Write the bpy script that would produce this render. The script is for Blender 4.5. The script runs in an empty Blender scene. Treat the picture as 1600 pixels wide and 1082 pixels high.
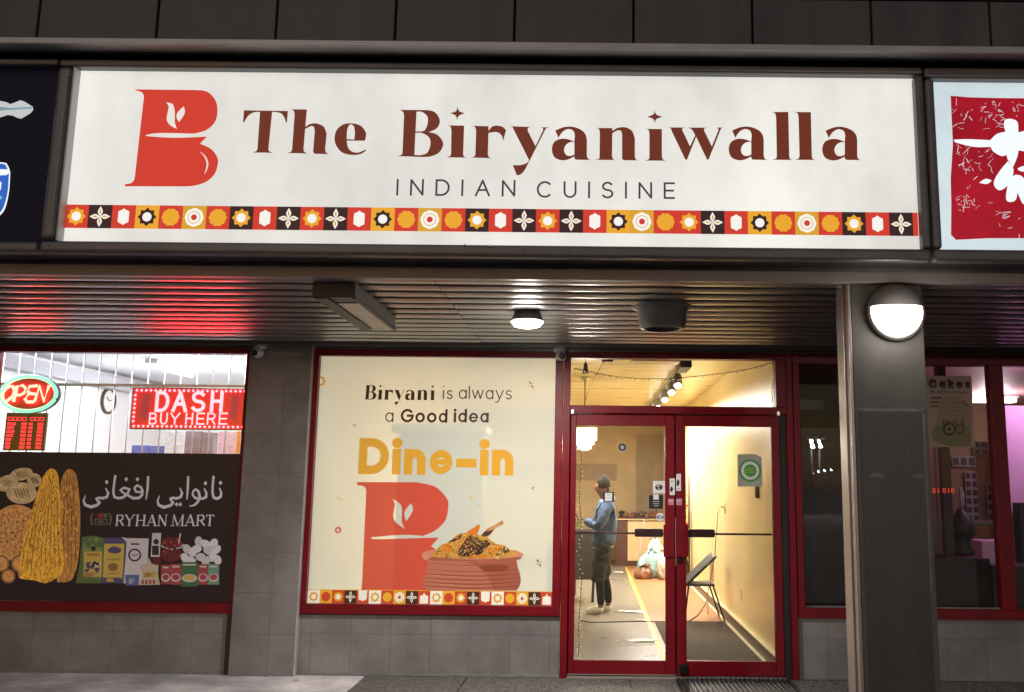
import bpy, bmesh, math, random
from mathutils import Vector, geometry
rad = math.radians
C = bpy.context.scene.collection
scene = bpy.context.scene
random.seed(7)

# ------------------------------------------------------------------ camera
CAM_D, CAM_H, FPX, PITCH, ROLL, PCX, PCY = 7.76, 1.59, 1385.0, rad(8.8), .0096, 925.0, 541.0
cp, sp, cr, sr = math.cos(PITCH), math.sin(PITCH), math.cos(ROLL), math.sin(ROLL)
cam_data = bpy.data.cameras.new('camera'); cam = bpy.data.objects.new('camera', cam_data); C.objects.link(cam)
right = Vector((cr, -sr * sp, sr * cp)); up = Vector((-sr, -cr * sp, cr * cp)); fwd = Vector((0, cp, sp))
from mathutils import Matrix
cam.matrix_world = Matrix(((right.x, up.x, -fwd.x, 0), (right.y, up.y, -fwd.y, -CAM_D), (right.z, up.z, -fwd.z, CAM_H), (0, 0, 0, 1)))
cam_data.sensor_width = 36; cam_data.lens = FPX / 1600 * 36
cam_data.shift_x = -(PCX - 800) / 1600
cam_data.clip_start = .05; cam_data.clip_end = 1000
scene.camera = cam

def ray(u, v):
    du, dv = u - PCX, v - PCY
    a = du * cr + dv * sr; b = -du * sr + dv * cr
    return a, FPX * cp + b * sp, FPX * sp - b * cp
def at(u, v, y=0.0):                      # photo pixel -> (X, Z) on the vertical plane at depth y
    x, yy, z = ray(u, v); t = (y + CAM_D) / yy
    return t * x, CAM_H + t * z
def ground(u, v, z=0.0):                  # photo pixel -> (X, Y) on the level plane at height z
    x, yy, zz = ray(u, v); t = (z - CAM_H) / zz
    return t * x, -CAM_D + t * yy

# ------------------------------------------------------------------ world, sun, exposure
world = bpy.data.worlds.new('World'); scene.world = world; world.use_nodes = True
wn = world.node_tree.nodes; bg = wn['Background']
sky = wn.new('ShaderNodeTexSky'); sky.sky_type = 'NISHITA'; sky.sun_disc = False
sky.sun_elevation = rad(2); sky.sun_rotation = rad(200)
tint = wn.new('ShaderNodeMix'); tint.data_type = 'RGBA'; tint.blend_type = 'MULTIPLY'; tint.inputs[0].default_value = 1; tint.inputs[7].default_value = (.72, .82, 1.1, 1)   # city glow warms the night sky
world.node_tree.links.new(sky.outputs[0], tint.inputs[6]); world.node_tree.links.new(tint.outputs[2], bg.inputs[0]); bg.inputs[1].default_value = .1
sun_data = bpy.data.lights.new('night_glow', 'SUN'); sun_data.energy = .2; sun_data.angle = rad(30); sun_data.color = (1, .93, .92)
sun = bpy.data.objects.new('night_glow', sun_data); C.objects.link(sun); sun.rotation_euler = (rad(62), 0, rad(-18)); sun.location = (0, -10, 12)
scene.view_settings.view_transform = 'Standard'; scene.view_settings.look = 'None'
scene.view_settings.exposure = 0; scene.view_settings.gamma = 1
scene.render.engine = 'CYCLES'
try:
    cy = scene.cycles; cy.use_denoising = True; cy.denoiser = 'OPENIMAGEDENOISE'; cy.max_bounces = 7; cy.diffuse_bounces = 3
    cy.glossy_bounces = 4; cy.transparent_max_bounces = 24; cy.sample_clamp_indirect = 8; cy.caustics_reflective = False; cy.caustics_refractive = False
except Exception: pass

# ------------------------------------------------------------------ materials
def S(r, g, b):                           # 8-bit sRGB -> linear
    f = lambda c: (c / 255 / 12.92) if c <= 10 else ((c / 255 + .055) / 1.055) ** 2.4
    return (f(r), f(g), f(b))
M = {}
def mat(name, col, rough=.6, metal=0., var=0., vscale=6., bump=0., bscale=40., emit=None, es=0., spec=.5, stretch=(1, 1, 1)):
    m = bpy.data.materials.new(name); m.use_nodes = True; nt = m.node_tree; n = nt.nodes; L = nt.links.new
    p = n['Principled BSDF']; p.inputs['Roughness'].default_value = rough; p.inputs['Metallic'].default_value = metal
    p.inputs['Specular IOR Level'].default_value = spec
    p.inputs['Base Color'].default_value = (*col, 1)
    if var or bump:
        tc = n.new('ShaderNodeTexCoord'); mp = n.new('ShaderNodeMapping'); mp.inputs['Scale'].default_value = stretch
        L(tc.outputs['Object'], mp.inputs[0])
    if var:
        nz = n.new('ShaderNodeTexNoise'); nz.inputs['Scale'].default_value = vscale; nz.inputs['Detail'].default_value = 6; nz.inputs['Roughness'].default_value = .62
        L(mp.outputs[0], nz.inputs['Vector'])
        mr = n.new('ShaderNodeMapRange'); mr.inputs[1].default_value = .3; mr.inputs[2].default_value = .7
        mr.inputs[3].default_value = 1 - var; mr.inputs[4].default_value = 1 + var
        L(nz.outputs['Fac'], mr.inputs[0])
        mx = n.new('ShaderNodeMix'); mx.data_type = 'RGBA'; mx.blend_type = 'MULTIPLY'; mx.inputs[0].default_value = 1
        mx.inputs[6].default_value = (*col, 1); L(mr.outputs[0], mx.inputs[7]); L(mx.outputs[2], p.inputs['Base Color'])
        m['src'] = 1
        if es and emit:
            mx2 = n.new('ShaderNodeMix'); mx2.data_type = 'RGBA'; mx2.blend_type = 'MULTIPLY'; mx2.inputs[0].default_value = 1
            mx2.inputs[6].default_value = (*emit, 1); L(mr.outputs[0], mx2.inputs[7]); L(mx2.outputs[2], p.inputs['Emission Color'])
        r2 = n.new('ShaderNodeMapRange'); r2.inputs[3].default_value = max(.02, rough - .12); r2.inputs[4].default_value = min(1, rough + .12)
        L(nz.outputs['Fac'], r2.inputs[0]); L(r2.outputs[0], p.inputs['Roughness'])
    if bump:
        nb = n.new('ShaderNodeTexNoise'); nb.inputs['Scale'].default_value = bscale; nb.inputs['Detail'].default_value = 5
        L(mp.outputs[0], nb.inputs['Vector'])
        bp = n.new('ShaderNodeBump'); bp.inputs['Strength'].default_value = bump; bp.inputs['Distance'].default_value = .02
        L(nb.outputs['Fac'], bp.inputs['Height']); L(bp.outputs[0], p.inputs['Normal'])
    if es:
        if not (var and emit): p.inputs['Emission Color'].default_value = (*(emit or col), 1)
        p.inputs['Emission Strength'].default_value = es
    M[name] = m; return m
def glow(name, col, es): return mat(name, tuple(c * .5 for c in col), .5, emit=col, es=es)

def tile_mat(name, col, grout, w, hgt, rough=.45, m_size=.012, var=.12, offset=0., axis='XZ'):
    m = mat(name, col, rough, var=var, vscale=2.2, bump=.06, bscale=60); nt = m.node_tree; n = nt.nodes; L = nt.links.new
    p = n['Principled BSDF']; tc = n.new('ShaderNodeTexCoord'); sx = n.new('ShaderNodeSeparateXYZ'); cx = n.new('ShaderNodeCombineXYZ')
    L(tc.outputs['Object'], sx.inputs[0]); L(sx.outputs[0], cx.inputs[0]); L(sx.outputs['Z' if axis == 'XZ' else 'Y'], cx.inputs[1])
    b = n.new('ShaderNodeTexBrick'); b.offset = offset; b.inputs['Scale'].default_value = 1; b.inputs['Brick Width'].default_value = w; b.inputs['Row Height'].default_value = hgt
    b.inputs['Mortar Size'].default_value = m_size * .35; b.inputs['Mortar Smooth'].default_value = .3
    b.inputs['Color1'].default_value = (1, 1, 1, 1); b.inputs['Color2'].default_value = (.9, .9, .9, 1); b.inputs['Mortar'].default_value = (*[g / c for g, c in zip(grout, col)], 1)
    L(cx.outputs[0], b.inputs['Vector'])
    src = p.inputs['Base Color'].links[0].from_socket
    g = n.new('ShaderNodeTexNoise'); g.inputs['Scale'].default_value = 1.1; g.inputs['Detail'].default_value = 9; g.inputs['Roughness'].default_value = .7; L(tc.outputs['Object'], g.inputs['Vector'])
    gr = n.new('ShaderNodeMapRange'); gr.inputs[1].default_value = .36; gr.inputs[2].default_value = .62; gr.inputs[3].default_value = .74; gr.inputs[4].default_value = 1.08; L(g.outputs['Fac'], gr.inputs[0])
    gm = n.new('ShaderNodeMix'); gm.data_type = 'RGBA'; gm.blend_type = 'MULTIPLY'; gm.inputs[0].default_value = 1; L(src, gm.inputs[6]); L(gr.outputs[0], gm.inputs[7]); src = gm.outputs[2]
    mx = n.new('ShaderNodeMix'); mx.data_type = 'RGBA'; mx.blend_type = 'MULTIPLY'; mx.inputs[0].default_value = 1
    L(src, mx.inputs[6]); L(b.outputs['Color'], mx.inputs[7]); L(mx.outputs[2], p.inputs['Base Color'])
    bp = n.new('ShaderNodeBump'); bp.inputs['Strength'].default_value = .35; bp.inputs['Distance'].default_value = .006; bp.invert = True
    L(b.outputs['Fac'], bp.inputs['Height']); old = p.inputs['Normal'].links[0].from_socket; L(old, bp.inputs['Normal']); L(bp.outputs[0], p.inputs['Normal'])
    return m
def glass_mat(name, tint=(1, 1, 1), rough=0., haze=0., hazecol=(.8, .8, .8)):
    m = bpy.data.materials.new(name); m.use_nodes = True; nt = m.node_tree; n = nt.nodes; L = nt.links.new
    n.remove(n['Principled BSDF']); out = n['Material Output']
    t = n.new('ShaderNodeBsdfTransparent'); t.inputs[0].default_value = (*tint, 1)
    g = n.new('ShaderNodeBsdfGlossy'); g.inputs['Roughness'].default_value = rough
    f = n.new('ShaderNodeFresnel'); f.inputs['IOR'].default_value = 1.42
    mx = n.new('ShaderNodeMixShader'); L(f.outputs[0], mx.inputs[0]); L(t.outputs[0], mx.inputs[1]); L(g.outputs[0], mx.inputs[2])
    last = mx
    if haze:
        d = n.new('ShaderNodeBsdfDiffuse'); d.inputs[0].default_value = (*hazecol, 1)
        nz = n.new('ShaderNodeTexNoise'); nz.inputs['Scale'].default_value = 5; nz.inputs['Detail'].default_value = 8
        tc = n.new('ShaderNodeTexCoord'); L(tc.outputs['Object'], nz.inputs['Vector'])
        mr = n.new('ShaderNodeMapRange'); mr.inputs[1].default_value = .45; mr.inputs[2].default_value = .85; mr.inputs[3].default_value = haze * .3; mr.inputs[4].default_value = haze
        L(nz.outputs['Fac'], mr.inputs[0])
        m2 = n.new('ShaderNodeMixShader'); L(mr.outputs[0], m2.inputs[0]); L(mx.outputs[0], m2.inputs[1]); L(d.outputs[0], m2.inputs[2]); last = m2
    L(last.outputs[0], out.inputs[0]); M[name] = m; return m

tile_mat('wall_tile', (.25, .235, .228), (.18, .17, .165), .335, .335, rough=.42)
mat('red_paint', S(118, 3, 22), .42, var=.2, vscale=4, bump=.05, bscale=90, spec=.3)
mat('bar_red', S(84, 10, 26), .35, var=.15)
mat('dark_red', S(70, 8, 20), .4, var=.1)
mat('bronze', (.155, .146, .144), .36, .25, var=.18, vscale=4)
mat('bronze_dark', (.05, .046, .05), .45, .2, var=.15, vscale=4)
mat('cladding', (.085, .079, .078), .5, .1, var=.28, vscale=1.8, stretch=(3, 3, .5), bump=.04, bscale=25)
mat('lip_metal', (.52, .49, .48), .4, .2, var=.15, vscale=3)
mat('soffit', (.36, .34, .33), .33, .7, var=.12, vscale=1.2, stretch=(1, 6, 1))
mat('beam_paint', (.34, .3, .29), .42, .1, var=.14, vscale=3)
mat('gap', (.006, .006, .007), .9)  # near-black colour paints the shade inside gaps and the sign recess
mat('column_paint', (.115, .107, .098), .5, var=.3, vscale=2.4, stretch=(1.5, 1.5, .6), bump=.05)
mat('hood_grey', (.26, .245, .24), .4, var=.1)
mat('column_patch', (.058, .055, .053), .42, var=.38, vscale=2.6, stretch=(1.6, 1.6, .5), bump=.08, bscale=30)
mat('patch_edge', (.21, .2, .185), .6, var=.2, vscale=14)
mat('trim_metal', (.36, .31, .28), .35, .35, var=.12, vscale=3)
mat('sidewalk_pale', (.72, .66, .65), .8, var=.42, vscale=2.6, bump=.4, bscale=50)
mat('asphalt', (.05, .05, .052), .85, var=.25, vscale=8, bump=.4, bscale=120)
mat('kerb', (.36, .35, .34), .8, var=.15, bump=.2)
mat('rubber', (.02, .02, .02), .6, var=.2, vscale=20)
mat('black', (.012, .012, .014), .5)
mat('black_gloss', (.01, .01, .012), .2)
mat('steel', (.55, .55, .56), .3, .9)
mat('white_plastic', (.62, .6, .6), .4, var=.05)
mat('grey_plastic', (.16, .155, .15), .4, var=.1)
mat('fixture', (.17, .155, .145), .55, .2, var=.35, vscale=22)
mat('fixture_dark', (.05, .042, .046), .5, .2, var=.2)
mat('fixture_lens', (.55, .42, .38), .35, var=.3, vscale=7)
mat('white_paint', (.8, .8, .8), .6, var=.04)
mat('wall_yellow', S(244, 222, 164), .34, var=.07, vscale=1.4, stretch=(1, 1, .35))
mat('ceil_yellow', S(246, 226, 165), .3, var=.08, vscale=1.5, stretch=(.6, 4, 1))
mat('back_brown', S(205, 182, 138), .5, var=.14, vscale=2.2)
mat('board_brown', S(164, 142, 108), .5, var=.14, vscale=3)
mat('wood_counter', S(96, 60, 44), .4, var=.2, vscale=5, stretch=(1, 1, .2))
mat('cream_panel', S(232, 206, 158), .5, var=.06)
mat('floor_grey', S(138, 131, 118), .30, var=.05, vscale=.9)
mat('floor_orange', S(190, 132, 92), .36, var=.08, vscale=4)
mat('mat_dark', S(84, 74, 62), .95, var=.35, vscale=26, bump=.5, bscale=200)
mat('tape_yellow', S(235, 205, 95), .5, var=.12)
mat('skirting', S(118, 108, 96), .5, var=.2)
mat('pale_trim', S(238, 226, 180), .5)
mat('paper', (.85, .84, .8), .6)
mat('mart_wall', (.78, .79, .8), .6)
mat('mart_beam', (.42, .43, .47), .6)
mat('grille', (.62, .63, .65), .4, .5)
mat('purple_wall', S(226, 180, 226), .5, var=.08, vscale=1.2)
mat('pink_wall', S(196, 150, 150), .6, var=.08)
mat('tan_wall', S(118, 90, 66), .6, var=.15)
mat('cake_dark', S(52, 26, 28), .45, var=.15)
mat('dark_panel', (.022, .015, .016), .45, var=.2)
mat('skin', S(150, 104, 82), .6)
mat('hair', (.012, .01, .01), .7)
mat('jacket_blue', S(96, 118, 156), .85, var=.42, vscale=13, bump=.5, bscale=18)
mat('hood_pale', S(164, 172, 190), .8, var=.12, bump=.3)
mat('shirt_grey', S(168, 164, 158), .85)
mat('trousers', S(66, 68, 70), .85, var=.25, vscale=8, bump=.5, bscale=16)
mat('leggings', S(36, 35, 34), .85, var=.15)
mat('beanie', S(22, 20, 23), .9, var=.25, vscale=30, bump=.6, bscale=60)
mat('shoe_white', S(240, 238, 234), .5)
mat('chair_black', (.03, .029, .03), .5, var=.15)
mat('chair_brown', S(74, 64, 52), .6, var=.2)
mat('bag_teal', S(150, 186, 180), .4, var=.5, vscale=5, bump=.7, bscale=9)
mat('bag_white', S(205, 198, 186), .4, var=.35, vscale=6, bump=.7, bscale=9)
mat('bag_brown', S(128, 92, 64), .4, var=.5, vscale=7, bump=.7, bscale=9)
mat('flower', S(214, 116, 34), .6, var=.4, vscale=16)
mat('twig', (.05, .04, .03), .7)
mat('cord_grey', (.42, .4, .36), .5)
mat('crystal', (.9, .88, .8), .1, emit=(1, .86, .55), es=2.6)
glow('lamp_white', (1, .97, .9), 14)
glow('lamp_warm', (1, .93, .8), 4.5)
glow('spot_face', (1, .97, .9), 10)
glow('tube_white', (1, .98, .98), 4)
glow('fairy', (1, .8, .45), 1.2)
for _nm in ('sidewalk_pale', 'asphalt'):                  # old gum spots trodden into the paving
    _m = M[_nm]; _n = _m.node_tree.nodes; _l = _m.node_tree.links; _p = _n['Principled BSDF']; _src = _p.inputs['Base Color'].links[0].from_socket
    _t = _n.new('ShaderNodeTexCoord'); _v = _n.new('ShaderNodeTexVoronoi'); _v.inputs['Scale'].default_value = 2.7; _l.new(_t.outputs['Object'], _v.inputs['Vector'])
    _r = _n.new('ShaderNodeMapRange'); _r.inputs[1].default_value = .045; _r.inputs[2].default_value = .075; _r.inputs[3].default_value = .4; _r.inputs[4].default_value = 1; _l.new(_v.outputs['Distance'], _r.inputs[0])
    _x = _n.new('ShaderNodeMix'); _x.data_type = 'RGBA'; _x.blend_type = 'MULTIPLY'; _x.inputs[0].default_value = 1; _l.new(_src, _x.inputs[6]); _l.new(_r.outputs[0], _x.inputs[7]); _l.new(_x.outputs[2], _p.inputs['Base Color'])
glass_mat('glass', haze=.035); glass_mat('glass_filmed', rough=.4, haze=.03)
glass_mat('glass_dirty', haze=.04, hazecol=(.5, .48, .5))

# ------------------------------------------------------------------ object helpers
def tag(o, label=None, cat=None, group=None, kind=None):
    if label: o['label'] = label
    if cat: o['category'] = cat
    if group: o['group'] = group
    if kind: o['kind'] = kind
    return o
def thing(name, label, cat, loc=(0, 0, 0), group=None):
    o = bpy.data.objects.new(name, None); C.objects.link(o); o.location = loc; o.empty_display_size = .2
    return tag(o, label, cat, group)
def wloc(o):
    v = Vector((0, 0, 0))
    while o is not None: v += o.location; o = o.parent
    return v
def link(name, me, parent=None, loc=None):
    """me holds world coordinates; shift it so that the object's origin sits at its parent's (or at loc)."""
    off = wloc(parent) if parent is not None else Vector(loc if loc is not None else (0, 0, 0))
    if off.length > 0: me.transform(Matrix.Translation(-off))
    o = bpy.data.objects.new(name, me); C.objects.link(o)
    if parent is not None: o.parent = parent
    else: o.location = off
    me.name = name
    return o
class MB:
    def __init__(s): s.bm = bmesh.new(); s.mi = 0
    def _m(s, fs):
        for f in fs: f.material_index = s.mi
    def mesh_faces(s, vs, fs, smooth=False):
        b = [s.bm.verts.new(v) for v in vs]
        out = []
        for f in fs:
            try:
                q = s.bm.faces.new([b[i] for i in f]); q.material_index = s.mi; q.smooth = smooth; out.append(q)
            except ValueError: pass
        return out
    def box(s, x0, x1, y0, y1, z0, z1, bev=0., seg=2, rot=None, at_=None):
        t = bmesh.new()
        bmesh.ops.create_cube(t, size=1)
        for v in t.verts: v.co = Vector(((x0 + x1) / 2 + v.co.x * (x1 - x0), (y0 + y1) / 2 + v.co.y * (y1 - y0), (z0 + z1) / 2 + v.co.z * (z1 - z0)))
        if bev: bmesh.ops.bevel(t, geom=t.edges[:], offset=bev, segments=seg, affect='EDGES', profile=.5)
        if rot is not None:
            c = Vector(at_ if at_ else ((x0 + x1) / 2, (y0 + y1) / 2, (z0 + z1) / 2))
            for v in t.verts: v.co = c + rot @ (v.co - c)
        s.merge(t, smooth=False); return s
    def merge(s, t, smooth=False):
        t.normal_update()
        base = {v: s.bm.verts.new(v.co) for v in t.verts}
        for f in t.faces:
            q = s.bm.faces.new([base[v] for v in f.verts]); q.material_index = s.mi; q.smooth = smooth or f.smooth
        t.free()
    def tube(s, pts, r, n=8, cap=True):
        pts = [Vector(p) for p in pts]; rs = r if isinstance(r, (list, tuple)) else [r] * len(pts)
        rings = []
        for i, p in enumerate(pts):
            d = (pts[min(i + 1, len(pts) - 1)] - pts[max(i - 1, 0)]).normalized()
            a = Vector((0, 0, 1)) if abs(d.z) < .9 else Vector((1, 0, 0))
            e1 = d.cross(a).normalized(); e2 = d.cross(e1)
            rings.append([s.bm.verts.new(p + (e1 * math.cos(k * 2 * math.pi / n) + e2 * math.sin(k * 2 * math.pi / n)) * rs[i]) for k in range(n)])
        for a, b in zip(rings, rings[1:]):
            for k in range(n):
                f = s.bm.faces.new([a[k], a[(k + 1) % n], b[(k + 1) % n], b[k]]); f.smooth = True; f.material_index = s.mi
        if cap:
            for q in (rings[0], rings[-1]):
                f = s.bm.faces.new(q); f.material_index = s.mi
        return s
    def lathe(s, prof, c, axis='Z', n=24, squash=(1, 1), caps=True, a0=0., a1=360.):
        """prof: (radius, height) list along the axis through c."""
        rings = []; full = abs(a1 - a0) >= 359.9; nn = n if full else n + 1
        for (r, hh) in prof:
            ring = []
            for k in range(nn):
                a = rad(a0) + rad(a1 - a0) * k / n; p, q = r * math.cos(a) * squash[0], r * math.sin(a) * squash[1]
                if axis == 'Z': v = (c[0] + p, c[1] + q, c[2] + hh)
                elif axis == 'Y': v = (c[0] + p, c[1] + hh, c[2] + q)
                else: v = (c[0] + hh, c[1] + p, c[2] + q)
                ring.append(s.bm.verts.new(v))
            rings.append(ring)
        for a, b in zip(rings, rings[1:]):
            for k in range(nn if full else nn - 1):
                f = s.bm.faces.new([a[k], a[(k + 1) % nn], b[(k + 1) % nn], b[k]]); f.smooth = True; f.material_index = s.mi
        if caps:
            for q, pr in ((rings[0], prof[0]), (rings[-1], prof[-1])):
                if pr[0] > 1e-5: f = s.bm.faces.new(q); f.material_index = s.mi
        return s
    def blob(s, c, r, jit=.15, sub=2, sq=(1, 1, 1)):
        t = bmesh.new(); bmesh.ops.create_icosphere(t, subdivisions=sub, radius=1)
        for v in t.verts:
            k = 1 + random.uniform(-jit, jit); v.co = Vector((c[0] + v.co.x * r * sq[0] * k, c[1] + v.co.y * r * sq[1] * k, c[2] + v.co.z * r * sq[2] * k))
        s.merge(t, smooth=True); return s
    def sheet(s, x0, x1, y, z0, z1): s.mesh_faces([(x0, y, z0), (x1, y, z0), (x1, y, z1), (x0, y, z1)], [(0, 1, 2, 3)]); return s
    def build(s, name, mats, parent=None, loc=None):
        bmesh.ops.remove_doubles(s.bm, verts=s.bm.verts[:], dist=1e-6)
        bmesh.ops.recalc_face_normals(s.bm, faces=s.bm.faces[:])
        me = bpy.data.meshes.new(name); s.bm.to_mesh(me); s.bm.free()
        for m in (mats if isinstance(mats, (list, tuple)) else [mats]): me.materials.append(M[m])
        if parent is None and loc is None:
            if len(me.vertices):
                xs = [v.co for v in me.vertices]; mn = [min(v[i] for v in xs) for i in range(3)]; mx = [max(v[i] for v in xs) for i in range(3)]
                loc = ((mn[0] + mx[0]) / 2, (mn[1] + mx[1]) / 2, mn[2])
        return link(name, me, parent, loc)
def box(name, m, x0, x1, y0, y1, z0, z1, parent=None, bev=0.): return MB().box(x0, x1, y0, y1, z0, z1, bev).build(name, m, parent)

# ------------------------------------------------------------------ flat artwork (print, vinyl, lettering) on a plane y = const
def spline(txt, n=6):
    """'x,y' smooth points and 'x,yc' corners; Catmull-Rom between corners, closed."""
    P = []
    for t in txt.split():
        c = t.endswith('c'); a, b = t.rstrip('c').split(','); P.append((float(a), float(b), c))
    N = len(P); out = []
    for i in range(N):
        p0, p1, p2, p3 = P[i - 1], P[i], P[(i + 1) % N], P[(i + 2) % N]
        if p1[2] and p2[2]: out.append(p1[:2]); continue
        if p1[2]: p0 = p1
        if p2[2]: p3 = p2
        for k in range(n):
            t = k / n; r = []
            for d in (0, 1):
                m1 = (p2[d] - p0[d]) * .5; m2 = (p3[d] - p1[d]) * .5
                r.append((2 * t**3 - 3 * t**2 + 1) * p1[d] + (t**3 - 2 * t**2 + t) * m1 + (-2 * t**3 + 3 * t**2) * p2[d] + (t**3 - t**2) * m2)
            out.append(tuple(r))
    return out
def disc(x, y, r, n=16, ry=None, a0=0.): return [(x + r * math.cos(a0 + k * 2 * math.pi / n), y + (ry or r) * math.sin(a0 + k * 2 * math.pi / n)) for k in range(n)]
def star(x, y, r, ri, n=8, ry=None, a0=math.pi / 2):
    q = (ry or r) / r
    return [(x + (r if k % 2 == 0 else ri) * math.cos(a0 + k * math.pi / n), y + q * (r if k % 2 == 0 else ri) * math.sin(a0 + k * math.pi / n)) for k in range(2 * n)]
def petalring(x, y, r, n=8, ry=None, depth=.1, m=64): return [(x + r * (1 - depth + depth * abs(math.cos(n * a / 2))) * math.cos(a), y + (ry or r) * (1 - depth + depth * abs(math.cos(n * a / 2))) * math.sin(a)) for a in [k * 2 * math.pi / m for k in range(m)]]
def rect(x0, y0, x1, y1): return [(x0, y0), (x1, y0), (x1, y1), (x0, y1)]
def stroke(pts, w, cap=True):
    """polyline -> list of convex polygons (quads and joint discs); pts may carry a third value, a width of their own."""
    q = [(p[0], p[1], p[2] if len(p) > 2 else w) for p in pts]; out = []
    for i in range(len(q) - 1):
        (x0, y0, w0), (x1, y1, w1) = q[i], q[i + 1]; L = math.hypot(x1 - x0, y1 - y0)
        if L < 1e-9: continue
        dx, dy = (x1 - x0) / L, (y1 - y0) / L
        if cap and i == 0: x0 -= dx * w0 / 2; y0 -= dy * w0 / 2
        if cap and i == len(q) - 2: x1 += dx * w1 / 2; y1 += dy * w1 / 2
        out.append([(x0 - dy * w0 / 2, y0 + dx * w0 / 2), (x0 + dy * w0 / 2, y0 - dx * w0 / 2), (x1 + dy * w1 / 2, y1 - dx * w1 / 2), (x1 - dy * w1 / 2, y1 + dx * w1 / 2)])
    for (x, y, ww) in q[1:-1]: out.append(disc(x, y, ww / 2, 12))
    return out
def inside(x, y, poly):
    r = False; n = len(poly)
    for i in range(n):
        x0, y0 = poly[i]; x1, y1 = poly[i - 1]
        if (y0 > y) != (y1 > y) and x < (x1 - x0) * (y - y0) / (y1 - y0) + x0: r = not r
    return r
class Art:
    """flat printed shapes; add() takes photo pixels, addw() metres in (X, Z) on the plane."""
    def __init__(s, y, step=.0012): s.y = y; s.step = step; s.V = []; s.F = []; s.I = []; s.mats = []
    def _mi(s, m):
        if m not in s.mats: s.mats.append(m)
        return s.mats.index(m)
    def addw(s, loops, m, layer=0, holes=False):
        y = s.y - layer * s.step
        vs, fs = [], []
        for L in loops:
            b = len(vs)
            if sum(L[i][0] * L[(i + 1) % len(L)][1] - L[(i + 1) % len(L)][0] * L[i][1] for i in range(len(L))) < 0: L = L[::-1]
            vs += [Vector(p) for p in L]; fs.append(list(range(b, b + len(L))))
        if len(loops) == 1 and len(loops[0]) <= 4: V2, F2 = vs, fs
        else:                                             # triangles, kept where they lie inside a loop (inside an odd number of loops when there are holes)
            V2, _, F2, _, _, own = geometry.delaunay_2d_cdt(vs, [], fs, 1, 1e-6)
            F2 = [f for f, w in zip(F2, own) if (len(w) % 2 if holes else len(w))]
        b = len(s.V); mi = s._mi(m)
        s.V += [(v[0], y, v[1]) for v in V2]
        for f in F2:
            a = sum(V2[f[i]][0] * V2[f[(i + 1) % len(f)]][1] - V2[f[(i + 1) % len(f)]][0] * V2[f[i]][1] for i in range(len(f)))
            s.F.append([b + i for i in (f if a > 0 else reversed(f))]); s.I.append(mi)
        return s
    def add(s, loops, m, layer=0, holes=False):
        y = s.y - layer * s.step
        return s.addw([[at(u, v, y) for (u, v) in L] for L in loops], m, layer, holes)
    def build(s, name, parent=None, loc=None):
        me = bpy.data.meshes.new(name); me.from_pydata(s.V, [], s.F)
        for m in s.mats: me.materials.append(M[m])
        for p, i in zip(me.polygons, s.I): p.material_index = i
        if parent is None and loc is None:
            xs = [v[0] for v in s.V]; zs = [v[2] for v in s.V]; loc = ((min(xs) + max(xs)) / 2, s.y, min(zs))
        return link(name, me, parent, loc)

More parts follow.
